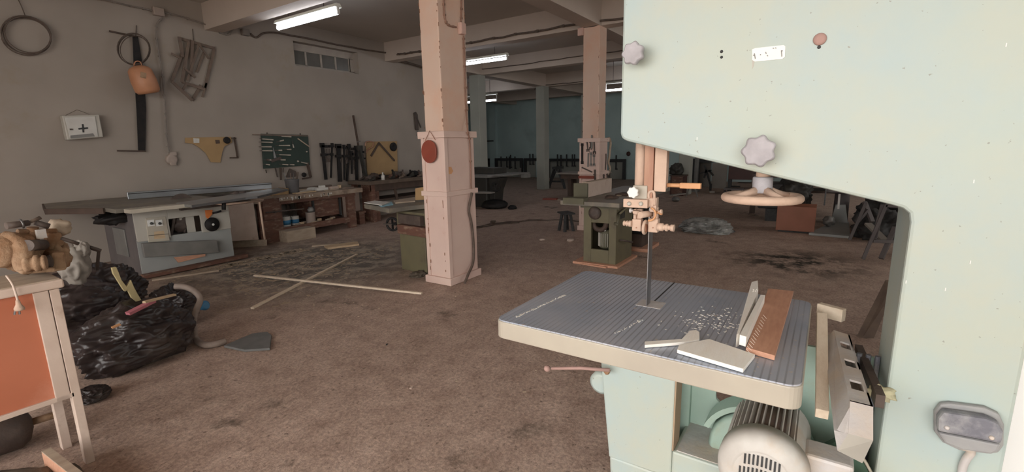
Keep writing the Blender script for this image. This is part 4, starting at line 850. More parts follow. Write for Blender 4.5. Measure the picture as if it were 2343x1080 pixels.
for k, (px, y0_, y1_, lb_) in enumerate(((1361, 388, 425, 'dark screwdriver hanging at the front edge of the second pink column'), (1381, 398, 420, 'dark chisel standing right of the second pink column edge'), (1389, 396, 416, 'thin dark bit hanging on the side of the second pink column'), (1394, 390, 418, 'black pliers hanging at the rear edge of the second pink column'))):
    yy = 3.415
    p, q = (PY(px, y0_, yy), PY(px+1, y1_, yy)) if k else (PX(px, y0_, 7.98), PX(px+1, y1_, 7.98))
    if p.z < .3: continue
    o = build('hanging_tool', MB().bar(p, q, .03, .02).box((p+q)/2+V3((0, 0, .06)), (.12 if k == 0 else .06, .02, .02)), 'rustdark'); tag(o, lb_, 'tool')
o = build('hanging_rope', MB().tube(wob(smooth_path([PY(a, b, 3.41) for a, b in ((1388, 320), (1396, 316), (1399, 328), (1396, 345), (1393, 370), (1396, 385), (1391, 400))], 5), .03, 4), .02, 6), 'dustwood'); tag(o, 'knotted old rope hanging on the right side of the second pink column', 'rope')
o = build('hanging_chain', MB().tube(wob(smooth_path([PY(a, b, 3.36) for a, b in ((1386, 352), (1386, 365), (1386, 378), (1386, 390))], 5), .02, 8), .012, 6), 'rustdark'); tag(o, 'dark chain hanging beside the rope on the second pink column', 'chain')
# ================================================================== SLIDING TABLE SAW
def panel_saw():
    t = thing('table_saw', 'grey sliding table saw with open front cabinet and long aluminium fence by the left wall', 'table saw', (2.9, 7.6, 0))
    yf, x0, x1, zt = 7.25, 2.27, 3.42, .885
    # cabinet shell
    build('side_panel', MB().bb(x0-.002, x0+.04, yf+.042, 8.35, .03, zt-.02), 'darkgrey', t, bevel=.004)
    build('side_door', MB().bb(x0-.02, x0-.003, yf+.35, 8.0, .25, .62), 'midgrey', t, bevel=.004)
    b = MB(); P = lambda px, py: PY(px, py, yf)
    xa, xb = P(388, 520).x, P(462, 520).x; za, zb = P(430, 550).z, P(430, 496).z
    b.bb(x0, xa, yf, yf+.03, .48, zt-.02); b.bb(xb, x1, yf, yf+.03, .48, zt-.02); b.bb(xa, xb, yf, yf+.03, zb, zt-.02)
    build('front_panel', b, 'lightgrey', t, bevel=.003)
    build('machine_opening', MB().bb(xa-.02, xb+.02, yf+.25, yf+.28, .4, zb+.03), 'darkgrey', t)
    mb = MB(); mb.blob((xa+.2, yf+.15, .62), (.14, .06, .12), .5, 3, 4, 3).bar((xa+.04, yf+.1, .5), (xa+.12, yf+.1, .78), .03).bar((xb-.18, yf+.12, .5), (xb-.08, yf+.1, .8), .02)
    build('mechanism', mb, 'rustdark', t)
    build('inner_plate', MB().bb(xa+.17, xa+.32, yf+.10, yf+.12, .68, zb).bb(xb-.15, xb-.05, yf+.08, yf+.1, .45, .75), 'lightgrey', t)
    pn = build('switch_panel', MB().prism([P(332, 499)-V3((0, .01, 0)), P(378, 495)-V3((0, .01, 0)), P(388, 550)-V3((0, .01, 0)), P(340, 555)-V3((0, .01, 0))], (0, .02, 0)), 'beige', t, bevel=.003)
    for px in (344, 363):
        c = P(px, 510)-V3((0, .014, 0)); s = build('switch_plate', MB().box(c, (.075, .012, .08)), 'mesh', pn); build('switch_knob', MB().lathe(P(px+1, 511)-V3((0, .02, 0)), (0, -1, 0), [(0, .018), (.02, .015), (.022, .008)], 16), 'ink', pn)
    build('warning_symbol', MB().prism([P(352, 530)-V3((0, .012, 0)), P(374, 528)-V3((0, .012, 0)), P(378, 545)-V3((0, .012, 0)), P(352, 547)-V3((0, .012, 0))], (0, .004, 0)), 'wood', pn)
    build('panel_seam', MB().bar(P(339, 539)-V3((0, .013, 0)), P(385, 535)-V3((0, .013, 0)), .006, .004, up=(0, 1, 0)), 'ink', pn)
    a, c, d, e = P(322, 556), P(492, 549), P(497, 577), P(328, 588)
    build('front_rail', MB().prism([v-V3((0, .05, 0)) for v in (a, c, d, e)], (0, .055, 0)), 'midgrey', t, bevel=.004)
    build('lower_panel', MB().bb(x0, x1, yf+.02, yf+.04, .03, .5), 'bluegrey', t)
    build('paper_scrap', MB().prism([P(398, 589), P(470, 581), P(470, 586), P(408, 601)], (0, .01, 0)), 'ply', t)
    build('plinth', MB().bar((x0-.03, yf-.06, .04), (x1+.15, yf-.03, .04), .10, .05), 'brown', t)
    build('orange_guard', MB().prism([P(468, 481)-V3((0, .03, 0)), P(484, 480)-V3((0, .03, 0)), P(483, 490)-V3((0, .03, 0)), P(474, 500)-V3((0, .03, 0)), P(470, 497)-V3((0, .03, 0))], (0, .02, 0)), 'orangebit', t)
    build('handle', MB().cyl(P(484, 488)-V3((0, .03, 0)), P(500, 482)-V3((0, .08, 0)), .014), 'black', t)
    hw = build('handwheel', MB().lathe(P(483, 513), (0, -1, 0), [(0, .05), (.02, .095), (.035, .10), (.05, .09), (.052, .03), (.06, .025)], 28), 'black', t)
    build('hub', MB().lathe(P(483, 513)-V3((0, .058, 0)), (0, -1, 0), [(0, .018), (.012, .014)], 12), 'mesh', hw)
    # tables
    tz = .95
    build('saw_table', MB().bb(2.02, 3.3, 6.98, 8.5, tz-.05, tz), 'sawtable', t, bevel=.004)
    build('extension_table', MB().xy([(1.63, 7.95), (1.80, 8.82), (2.6, 8.82), (2.6, 7.3), (2.01, 7.3)], tz-.052, tz-.001), 'sawtable', t, bevel=.004)
    build('extension_lip', MB().bar((1.625, 7.95, tz-.035), (2.0, 7.28, tz-.035), .02, .07).bar((1.625, 7.95, tz-.035), (1.79, 8.82, tz-.035), .02, .07), 'darkwood', t)
    build('rear_table', MB().bb(2.3, 4.35, 8.3, 8.8, tz-.05, tz-.002), 'sawtable', t)
    a = MB(); a.bb(2.08, 2.78, 6.72, 6.9, tz-.045, tz+.002); build('sliding_carriage', a, 'beige', t, bevel=.003)
    a = MB(); a.xy([(2.64, 6.50), (2.66, 7.0), (4.6, 7.95), (4.55, 7.55), (3.62, 6.80), (3.45, 6.80)], tz-.03, tz+.004); build('sliding_table', a, 'alu', t, bevel=.003)
    a = MB(); a.bb(2.7, 3.6, 6.95, 7.03, tz-.10, tz-.05); build('carriage_rail', a, 'rustdark', t)
    build('riving_blade', MB().lathe((2.98, 7.62, .86), (.05, 1, 0), [(0, .16), (.004, .16)], 40), 'rustdark', t)
    f = MB(); pa, pb = PY(290, 441, 8.2), PY(620, 425, 7.9)
    f.bar((pa.x, pa.y, tz+.058), (pb.x, pb.y, tz+.058), .05, .10); build('rip_fence', f, 'alu', t, bevel=.004)
    f = MB(); f.bar((pa.x, pa.y-.028, tz+.085), (pb.x, pb.y-.028, tz+.085), .008, .012); build('fence_groove', f, 'ink', t)
    # outrigger frame
    o = MB(); o.tube([PY(470, 462, 6.9), PY(512, 468, 6.75), PY(600, 459, 6.95)], .016, 8); o.tube([PY(525, 452, 7.3), PY(603, 457, 6.95)], .012, 8); o.tube([PY(593, 461, 6.95), PY(606, 548, 6.98)], .015, 8)
    build('outrigger_frame', o, 'pinkcast', t)
    build('clamp_knob', MB().cyl(PY(512, 464, 6.75), PY(512, 480, 6.75), .025, n=10), 'black', t)
    # motor clutter at the left side below the table
    c = MB(); c.blob(PY(262, 498, 7.6), (.20, .16, .09), .5, 2.5, 6, 3).bar(PY(222, 499, 7.4), PY(250, 488, 7.5), .03); build('tilt_mechanism', c, 'black', t)
panel_saw()
t = thing('fence_clutter', 'small grey and white metal parts lying on the far end of the saw table', 'parts', PY(570, 438, 7.75))
build('bracket', MB().box(PY(552, 441, 7.62), (.10, .10, .05)).blob(PY(538, 442, 7.6), (.07, .05, .03), .3, 3, 2, 2), 'rustdark', t); build('casting', MB().box(PY(588, 441, 7.75), (.20, .09, .05), .2), 'lightgrey', t)
o = build('base_plank', MB().prism([G(500, 569), G(611, 562), PY(611, 548, G(611, 562).y), PY(500, 555, G(500, 569).y)], (0, .06, 0)), 'dustwood', bevel=.003); tag(o, 'pale plank standing on edge on the floor right of the table saw', 'plank')
o = build('leaning_board', MB().prism([PY(507, 472, 7.9), PY(580, 464, 7.9), PY(592, 548, 7.9), PY(510, 553, 7.9)], (0, .03, 0)), 'cream'); tag(o, 'pinkish board standing upright between the table saw and the first bench', 'board')
# ================================================================== FIRST WORKBENCH
def bench():
    t = thing('workbench', 'long reddish brown workbench with worn top and lower shelf under the green tool board', 'workbench', (5.3, 8.35, 0))
    yf = 8.02; xa, xb = 4.25, 6.28; zt = .80
    build('top', MB().bb(xa-.22, xb+.15, yf-.05, WY-.06, zt-.09, zt-.0), 'benchtop', t, bevel=.006)
    build('apron', MB().bb(xa, xb, yf, yf+.03, zt-.15, zt-.09), 'brown', t, bevel=.003)
    build('leg', MB().bb(xa+.0, xa+.42, yf-.01, yf+.06, 0, zt-.09), 'brown', t, bevel=.005)
    build('leg', MB().bb(xb-.20, xb-.02, yf, yf+.08, 0, zt-.09), 'brown', t, bevel=.005)
    build('leg', MB().bb(xa, xa+.12, WY-.2, WY-.08, 0, zt-.09), 'brown', t, bevel=.005)
    build('leg', MB().bb(xb-.14, xb-.02, WY-.2, WY-.08, 0, zt-.09), 'brown', t, bevel=.005)
    build('shelf', MB().bb(xa+.42, xb-.2, yf+.02, WY-.1, .19, .22), 'brown', t)
    build('shelf_edge', MB().bb(xa+.40, xb-.2, yf-.012, yf+.02, .13, .24), 'brown', t, bevel=.004)
    build('drawer_box', MB().bb(xb-.95, xb-.25, yf+.15, yf+.6, .30, .66), 'brown', t, bevel=.004)
    for k, dx in enumerate((-.92, -.32)): build('drawer_runner', MB().bb(xb+dx, xb+dx+.03, yf+.10, yf+.14, .28, .66), 'ink', t)
    build('under_plate', MB().bb(xb-1.1, xb-.3, yf+.05, yf+.5, .66, .71), 'darkwood', t)
    # vise at the left end with spindle and drips of glue
    v = build('vise', MB().bb(xa+.05, xa+.35, yf-.09, yf-.012, .42, .78), 'brown', t, bevel=.006)
    build('vise_screw', MB().cyl((xa+.22, yf-.16, .55), (xa+.22, yf+.05, .55), .02, n=10).cyl((xa+.05, yf-.15, .56), (xa+.75, yf-.15, .54), .012, n=8), 'rustdark', v)
    gl = MB(); r = random.Random(8)
    for i in range(34):
        x = r.uniform(xa+.05, xb-.6); h_ = r.uniform(.015, .07); gl.box((x, yf-.053 if x > xa else yf, zt-.03-h_/2), (r.uniform(.01, .03), .004, h_))
    o = build('glue_drips', gl, 'paper', t); o['kind'] = 'stuff'
    return t
bench()
def can(c, r, h, m, label, wrap=None, lid=True, name='paint_can'):
    t = thing(name, label, 'can', c); c = V3(c)
    build('body', MB().lathe(c, (0, 0, 1), [(0, r*.97), (.006, r), (h-.006, r), (h, r*1.03), (h+.004, r*.9)], 24), m, t)
    if wrap: build('label_band', MB().lathe(c+V3((0, 0, h*.2)), (0, 0, 1), [(0, r*1.012), (h*.45, r*1.012)], 24), wrap, t)
    if lid: build('handle', MB().tube([c+V3((r*math.cos(a), -r*1.02*abs(math.sin(a))*.3, h*.9+r*.5*math.sin(a))) for a in [PI*i/10 for i in range(11)]], .004, 5), 'steel', t)
    return t
def on(px, z, y): p = PY(px, 500, y); return (p.x, y, z)
can(on(653, .222, 8.18), .085, .18, 'whitepl', 'white and blue paint can, left of the pair on the bench shelf', 'blue')
can(on(674, .222, 8.22), .075, .16, 'whitepl', 'smaller white and blue paint can, right of the pair on the bench shelf', 'blue')
can(on(711, .222, 8.14), .085, .20, 'jbox', 'open grey tin can right of centre on the bench shelf')
t = thing('glass_jar', 'dusty jar upside down on top of the open grey can on the bench shelf', 'jar', on(713, .432, 8.14)); c = V3(ORG[t.name]); build('body', MB().lathe(c, (0, 0, 1), [(0, .06), (.05, .062), (.07, .04), (.08, .04)], 20), 'clear', t); build('lid', MB().lathe(c+V3((0, 0, .08)), (0, 0, 1), [(0, .045), (.012, .045)], 16), 'steel', t)
r_ = random.Random(12)
for i in range(9):
    x = r_.uniform(4.95, 5.9); a = r_.uniform(-.4, .4); L_ = r_.uniform(.12, .3)
    x = 4.95+i*.105; p = V3((x, 8.08+.07*(i % 3), .225)); a *= .4; L_ = .09; q = p+V3((math.cos(a)*L_, math.sin(a)*L_, 0)); h_ = r_.uniform(.02, .045)
    o = build('wood_scrap', MB().bar(p+V3((0, 0, h_/2)), q+V3((0, 0, h_/2)), r_.uniform(.03, .06), h_), 'wood' if i % 2 else 'dustwood'); tag(o, ['leftmost', 'second', 'third', 'fourth', 'middle', 'sixth', 'seventh', 'eighth', 'rightmost'][i]+' small wood scrap from the left on the lower shelf of the first workbench', 'scrap', 'wood scraps on the bench shelf')
# hanging strips under the bench
for i, (px, h_) in enumerate(((677, .30), (684, .36), (692, .30), (655, .28))):
    p = PY(px, 470, 8.6); o = build('hanging_strip', MB().bar((p.x, 8.6, .70), (p.x+.02*i, 8.62, .70-h_), .05, .012, up=(0, 1, 0)), 'darkwood'); tag(o, ['dark strip hanging under the bench, leftmost of the close trio', 'longest dark strip hanging under the bench, middle of the trio', 'dark strip hanging under the bench, rightmost of the trio', 'lone dark strip hanging under the bench above the paint cans'][i], 'strip')
o = build('wood_crate', MB().bb(4.56, 5.12, 7.75, 8.0, 0, .20), 'dustwood', bevel=.006); tag(o, 'low brown box standing on the floor under the first bench', 'box')
o = build('post_block', MB().bb(6.48, 6.62, 8.2, 8.34, 0, .24).bb(6.46, 6.64, 8.18, 8.36, .24, .28), 'brown', bevel=.005); tag(o, 'small brown stool-like block between the two benches', 'block')
o = build('wall_panel_scrap', MB().bb(6.40, 6.85, 8.62, 8.68, .0, .74), 'cream'); tag(o, 'pale upright board between the first and second bench', 'board')
# on the bench top (z .80)
o = build('wood_box', MB().bb(*sorted((on(623, 0, 8.3)[0], on(662, 0, 8.3)[0])), 8.22, 8.5, .802, .91), 'hard', bevel=.005); tag(o, 'small tan wooden box on the left end of the first bench', 'box')
t = thing('tool_bucket', 'dark grey plastic container full of thin tools on the first bench', 'bucket', on(677, .802, 8.30)); c = V3(ORG[t.name])
build('bucket', MB().lathe(c, (0, 0, 1), [(0, .095), (.03, .105), (.24, .125), (.25, .135), (.26, .12), (.25, .11)], 24), 'bucket', t)
for i in range(6):
    a = r_.uniform(0, 6.28); q = c+V3((.06*math.cos(a), .06*math.sin(a), .1)); build('tool', MB().cyl(q, q+V3((.08*math.cos(a), .05*math.sin(a), .28)), .008, n=6), 'steel' if i % 2 else 'oldwood', t)
o = build('hand_plane', MB().bar((5.55, 8.25, .829), (5.80, 8.25, .829), .07, .052).box((5.68, 8.25, .875), (.12, .06, .05)), 'paper', bevel=.006); tag(o, 'pale hand plane shaped object on the right part of the first bench', 'plane')
for a, c_, w_, h_, m_, lb_ in (((4.98, 8.08), (5.45, 8.16), .10, .02, 'wood', 'pale board lying along the front of the first bench'), ((5.05, 8.45), (5.9, 8.55), .06, .04, 'dustwood', 'long grey stick lying at the back of the first bench'), ((5.9, 8.3), (6.1, 8.36), .09, .05, 'cream', 'short pale block right of the hand plane on the first bench'), ((5.2, 8.28), (5.48, 8.32), .05, .03, 'handle', 'thin pale lath in the middle of the first bench'), ((6.05, 8.12), (6.3, 8.10), .05, .03, 'oldwood', 'short dark stick at the right end of the first bench'), ((5.6, 8.05), (5.95, 8.12), .04, .02, 'dustwood', 'flat strip near the front edge under the hand plane'), ((5.35, 8.66), (6.2, 8.70), .08, .06, 'oldwood', 'dark batten lying against the wall on the first bench'), ((6.15, 8.35), (6.28, 8.5), .07, .06, 'wood', 'small pale block near the long leaning clamp foot')):
    z = .802+h_/2; o = build('scrap_board', MB().bar((*a, z), (*c_, z), w_, h_), m_, bevel=.002); tag(o, lb_, 'scrap')
o = build('dust_pile', MB().blob((5.62, 8.5, .81), (.16, .07, .05), .4, 2, 3, 3, floor=.802), 'paper'); tag(o, 'little pale heap of shavings behind the hand plane on the first bench', 'shavings', kind='stuff')
# ================================================================== SECOND BENCH
t = thing('workbench', 'dark cluttered workbench against the wall behind the near pink column', 'workbench', (7.7, 8.5, 0))
build('top', MB().bb(6.75, 9.3, 8.1, WY-.05, .82, .90), 'darktop', t, bevel=.006)
build('apron', MB().bb(6.8, 9.25, 8.15, 8.18, .68, .82), 'darkwood', t)
for x in (6.80, 9.1):
    for y in (8.14, 8.7): build('leg', MB().bb(x, x+.10, y, y+.10, 0, .82), 'brown', t, bevel=.004)
build('panel', MB().bb(6.9, 7.05, 8.2, 8.6, .0, .82), 'brown', t); build('shelf', MB().bb(7.05, 9.1, 8.2, 8.8, .45, .48), 'darkwood', t)
build('brace', MB().bar((7.45, 8.16, .80), (7.62, 8.16, .1), .06, .03, up=(0, 1, 0)), 'darkwood', t)
r_ = random.Random(5)
kinds = [('dark machine part', 'rustdark'), ('dark wood piece', 'darkwood'), ('black tool', 'black'), ('brown offcut', 'brown')]
spots = ['leftmost on the second bench', 'behind the white bottle', 'left of the white bottle', 'right of the white bottle', 'at the middle of the second bench', 'just right of the middle of the second bench', 'tallest near the tan panel', 'beside the dark heap on the second bench', 'near the pink column on the second bench', 'rightmost on the second bench']
for i, s in enumerate(spots):
    x = 6.95+.225*i; k, m_ = kinds[i % 4]; h_ = (.12, .16, .10, .10, .15, .13, .14, .10, .09, .09)[i]
    o = build('bench_clutter', MB().blob((x, 8.35+.12*(i % 3), .905+h_*.45), (.11, .09, h_*.5), .45, 2.2, i+3, 3, floor=.902), m_); tag(o, '%s %s' % (k, s), 'clutter')
for i in range(16):
    x = 6.9+.145*i; h_ = .05+.05*((i*7) % 5)/4; y = 8.72 if i % 2 else 8.22; s_ = random.Random(i)
    if abs(x-on(883, .902, 8.16)[0]) < .12 and y < 8.4: continue
    b = MB()
    for k in range(4): b.bar((x-.06+.02*k, y-.03*k, .915+h_*.2*k), (x+.06+.03*s_.random(), y+.05*s_.random(), .918+h_*(.2+.45*k)), .04, .03)
    o = build('tool_heap', b, ('fardark', 'rustdark', 'oldwood', 'black')[i % 4]); tag(o, '%s little heap of dark tools from the left, %s of second bench' % (('first', 'second', 'third', 'fourth', 'fifth', 'sixth', 'seventh', 'eighth')[i//2], 'wall side' if i % 2 else 'front edge'), 'tool')
t = thing('white_bottle', 'small white bottle standing at the front of the second bench', 'bottle', on(883, .902, 8.16)); c = V3(ORG[t.name])
build('body', MB().lathe(c, (0, 0, 1), [(0, .04), (.09, .042), (.12, .02)], 16), 'whitepl', t); build('cap', MB().lathe(c+V3((0, 0, .12)), (0, 0, 1), [(0, .018), (.05, .016)], 12), 'whitepl', t)
for i, (x, y, s) in enumerate(((7.2, 7.75, .10), (7.45, 7.65, .08), (7.7, 7.8, .12), (8.0, 7.7, .07))):
    o = build('floor_scrap', MB().blob((x, y, s*.4), (s, s*.8, s*.5), .4, 2, i+20, 3, floor=.002), 'darkwood'); tag(o, ['dark lump on the floor, leftmost under the second bench', 'small dark lump second under the second bench', 'largest dark lump on the floor under the second bench', 'smallest dark lump on the floor near the olive machine'][i], 'scrap')
# ================================================================== OLIVE MACHINE BEHIND THE NEAR COLUMN
t = thing('spindle_moulder', 'olive green woodworking machine with dusty table behind the near pink column', 'machine', (4.6, 4.5, 0))
p0, p1 = V3((4.28, 4.64, 0)), V3((4.22, 4.12, 0)); ax = (p0-p1).normalized(); dp = V3((ax.y, -ax.x, 0))
if dp.x < 0: dp = -dp
Q = lambda u, v, z: p1+ax*u+dp*v+V3((0, 0, z))
build('base', MB().prism([Q(0, .0, 0), Q(.52, 0, 0), Q(.52, .55, 0), Q(0, .55, 0)], (0, 0, .50)), 'olive', t, bevel=.01)
build('upper_body', MB().prism([Q(.05, .05, .50), Q(.63, .05, .50), Q(.63, .55, .50), Q(.05, .55, .50)], (0, 0, .28)).prism([Q(.52, .06, .15), Q(.60, .06, .15), Q(.60, .5, .15), Q(.52, .5, .15)], (0, 0, .4)), 'olive', t, bevel=.01)
build('cross_beam', MB().prism([Q(-.1, -.06, .50), Q(.48, -.06, .50), Q(.48, .04, .50), Q(-.1, .04, .50)], (0, 0, .12)), 'brown', t, bevel=.006)
build('dark_cover', MB().prism([Q(.05, -.02, .63), Q(.5, -.02, .63), Q(.5, .04, .63), Q(.05, .04, .63)], (0, 0, .12)), 'rustdark', t)
tb = [(4.05, 4.56), (4.23, 5.24), (4.62, 5.25), (5.3, 5.0), (5.2, 4.2), (4.63, 4.40)]
build('table', MB().xy(tb, .79, .85), 'sawtable', t, bevel=.008)
hw = build('handwheel', MB().torus(PX(898, 513, 4.38), (.95, .3, 0), .085, .016, 28, 8), 'black', t); c = V3(PX(898, 513, 4.38))
build('spoke', MB().bar(c+V3((0, 0, -.08)), c+V3((0, 0, .08)), .02).bar(c+V3((0, -.08, 0)), c+V3((0, .08, 0)), .02).cyl(c, c+V3((.15, 0, 0)), .02), 'black', hw)
build('crank', MB().cyl(c, c+V3((-.05, .12, 0)), .01, n=8), 'rustdark', hw)
o = build('wood_plate', MB().xy([tuple(G(a, b, .852)[:2]) for a, b in ((900, 461), (950, 453), (950, 462), (905, 466))], .852, .868), 'dustwood'); tag(o, 'thin grey wooden plate lying on the olive machine table', 'plate')
o = build('wood_block', MB().prism([PX(950, 431, 4.75), PX(975, 427, 4.75), PX(975, 457, 4.75), PX(950, 458, 4.75)], (.05, 0, 0)), 'hard', bevel=.003); tag(o, 'reddish wooden block standing on the olive machine table beside the column', 'block')
nb = thing('notebook', 'open paper booklet with pale blue cover lying on the olive machine table', 'booklet', G(865, 467, .855))
build('cover', MB().xy([tuple(G(a, b, .853)[:2]) for a, b in ((872, 474), (900, 469), (896, 463), (862, 465))], .852, .862), 'bluepaper', nb); build('pages', MB().xy([tuple(G(a, b, .86)[:2]) for a, b in ((833, 465), (874, 471), (893, 464), (858, 461))], .863, .872), 'paper', nb)
o = build('floor_rag', MB().blob(G(958, 630), (.13, .10, .05), .5, 2.4, 5, 4, floor=.002), 'rag'); tag(o, 'crumpled dark rag on the floor left of the near pink column', 'rag')
# ================================================================== CABINET AT THE LEFT EDGE WITH THE DUSTY MACHINE ON IT
def cabinet():
    t = thing('work_table', 'cream-framed work table with orange front panel at the left edge', 'table', (.0, 3.5, 0))
    xr, yf, yb, zt = .645, 3.10, 3.42, 1.0; xl = -.7
    build('top', MB().bb(xl, xr, yf-.01, yb+.03, zt-.045, zt-.002), 'cream', t, bevel=.008)
    build('dusty_top', MB().bb(xl, xr-.012, yf+.004, yb+.02, zt-.002, zt+.0015), 'dustwood', t)
    build('front_panel', MB().bb(xl, .545, yf+.012, yf+.03, .41, .955), 'orange', t)
    build('bottom_rail', MB().bb(xl, .60, yf, yf+.03, .385, .41), 'cream', t, bevel=.003)
    build('stile', MB().bb(.53, .585, yf, yf+.035, .385, .953), 'cream', t, bevel=.003)
    build('leg', MB().bb(.588, .625, yf+.0, yf+.05, 0, .953), 'cream', t, bevel=.003)
    build('leg', MB().bb(.56, .60, yb-.05, yb, 0, .953), 'cream', t, bevel=.003)
    build('leg', MB().bb(xl, xl+.05, yf, yf+.05, 0, .953), 'cream', t); build('leg', MB().bb(xl, xl+.05, yb-.05, yb, 0, .953), 'cream', t)
    build('side_panel', MB().bb(.585, .605, yf+.05, yb-.05, .40, .95), 'cream', t)
cabinet()
t = thing('plug_cable', 'pale cable with plug hanging over the front of the orange-panelled table', 'cable', PY(38, 700, 3.05))
build('cable', MB().tube(smooth_path([PY(15, 632, 3.12)+V3((0, 0, .002)), PY(28, 650, 3.075), PY(36, 672, 3.065), PY(41, 690, 3.065)], 5), .0045, 7), 'cream', t)
build('plug', MB().lathe(PY(40, 687, 3.065), (0, 0, -1), [(0, .007), (.02, .010), (.038, .019), (.048, .018)], 12), 'pinkcast', t)
build('pin', MB().cyl(PY(34, 712, 3.065), PY(33, 720, 3.065), .004, n=6), 'steel', t); build('pin', MB().cyl(PY(44, 711, 3.065), PY(45, 719, 3.065), .004, n=6), 'steel', t)
# dusty power feeder / gearbox on the table
t = thing('dusty_gearbox', 'large machine head caked in orange dust on the left work table', 'machine part', (.45, 3.28, 1.0))
B = lambda px, py, y=3.25: PY(px, py, y)
build('housing', MB().blob(B(50, 585, 3.30), (.075, .09, .085), .35, 2.4, 2, 4, floor=1.004), 'rust', t)
build('motor_body', MB().lathe(B(20, 572, 3.24), (-.9, -.35, .12), [(-.09, .05), (-.07, .078), (-.02, .085), (.0, .078), (.012, .085), (.05, .08), (.08, .05)], 24), 'rust', t, bevel=.003)
build('elbow', MB().tube(smooth_path([B(10, 545, 3.22), B(30, 548, 3.2), B(48, 562, 3.18), B(52, 590, 3.17), B(60, 612, 3.17)], 5), [.034]*9+[.042]*30, 14), 'rust', t)
build('right_housing', MB().blob(B(128, 585, 3.36), (.06, .075, .085), .28, 2.2, 5, 4, floor=1.004), 'rust', t)
build('upright', MB().prism([B(108, 535, 3.30), B(140, 530, 3.30), B(150, 560, 3.30), B(112, 575, 3.30)], (0, .08, 0)), 'rust', t, bevel=.012)
build('pad', MB().prism([B(116, 578, 3.22), B(150, 576, 3.22), B(155, 618, 3.22), B(122, 622, 3.22)], (0, .10, 0)), 'rust', t, bevel=.012)
build('shaft', MB().cyl(B(62, 562, 3.14), B(98, 560, 3.24), .027, n=20), 'rustdark', t)
build('pulley', MB().lathe(B(70, 604, 3.14), (.9, -.35, 0), [(-.025, .03), (-.02, .038), (-.008, .040), (0, .03), (.01, .03), (.015, .040), (.032, .040), (.036, .028), (.044, .036), (.055, .034)], 24), 'rust', t)
build('dark_wheel', MB().lathe(B(108, 600, 3.20), (.9, -.4, 0), [(0, .030), (.012, .036), (.02, .022)], 20), 'rustdark', t)
build('handle', MB().cyl(B(14, 517, 3.2), B(66, 510, 3.22), .017, .014, n=14), 'rustdark', t)
build('lever_grip', MB().cyl(B(60, 512, 3.22), B(92, 498, 3.24), .007, .009, n=12), 'oldwood', t)
build('handle', MB().cyl(B(80, 509, 3.24), B(112, 518, 3.24), .013, .015, n=14), 'rustdark', t)
build('clamp_ring', MB().torus(B(50, 512, 3.22), (1, 0, .1), .019, .005, 18, 8), 'steel', t)
build('plate', MB().box(B(94, 535, 3.22), (.036, .016, .044), .2), 'greyalu', t)
build('column', MB().cyl(B(75, 520, 3.26), B(80, 600, 3.28), .022), 'rust', t)
build('lever', MB().cyl(B(140, 545, 3.26), B(180, 558, 3.26), .009, n=10), 'rustdark', t)
build('dust_cover', MB().blob(B(135, 520, 3.36), (.052, .05, .045), .3, 2, 8, 3), 'dustwood', t)
build('arm', MB().cyl(B(40, 530, 3.24), B(128, 528, 3.30), .012, n=8), 'rust', t)
build('base_foot', MB().prism([B(48, 628, 3.15), B(128, 622, 3.15), B(126, 612, 3.15), B(50, 616, 3.15)], (0, .2, 0)), 'rust', t, bevel=.006)
o = build('spanner_lever', MB().cyl(PY(205, 566, 4.9), PY(230, 574, 4.9), .016, n=8).cyl(PY(186, 556, 4.9), PY(206, 568, 4.9), .010, n=8).cyl(PY(226, 573, 4.9), PY(222, 618, 4.95), .012, n=8), 'rustdark'); tag(o, 'short dark bar poking up behind the black bags', 'bar')
o = build('clear_bottle', MB().blob(PY(185, 572, 4.85), (.06, .07, .08), .3, 1.5, 3, 4, ridge=True).blob(PY(170, 606, 4.85), (.10, .1, .16), .3, 1.5, 9, 4, ridge=True), 'panelgrey'); tag(o, 'crumpled greyish plastic wrap between the dusty machine head and the black bags', 'plastic')
# things under and in front of the left table
t = thing('gas_cylinder', 'rusty cylinder lying on the floor under the left work table', 'cylinder', G(60, 985)); 
build('body', MB().lathe((.15, 3.66, .12), (1, -.12, 0), [(0, .02), (.03, .1), (.07, .12), (.30, .12), (.34, .09), (.36, .03)], 28), 'rustdark', t)
build('valve', MB().cyl((.50, 3.62, .12), (.62, 3.60, .12), .02), 'rust', t)
t = thing('wooden_beam_jig', 'reddish wooden beam with two bolts lying at the bottom left corner', 'beam', G(190, 1070))
a, c = PY(128, 1000, 2.95), PY(225, 1085, 2.72)
a = V3((.46, 3.12, .10)); c = V3((.50, 2.50, .10))
build('beam', MB().bar(a, c, .035, .11), 'ply', t, bevel=.003)
build('dusty_edge', MB().bar(a+V3((0, 0, .058)), c+V3((0, 0, .058)), .034, .006), 'dustwood', t)
for k in (.45, .75): q = a.lerp(c, k); build('bolt', MB().lathe(q+V3((-.018, 0, 0)), (-1, 0, 0), [(0, .012), (.03, .012), (.031, .006), (.05, .006)], 10), 'steel', t)
o = build('floor_sack', MB().blob((.12, 2.95, .05), (.38, .35, .09), .25, 1.6, 12, 4, floor=.002), 'rag'); tag(o, 'grey dusty sack on the floor in the bottom left corner', 'sack')
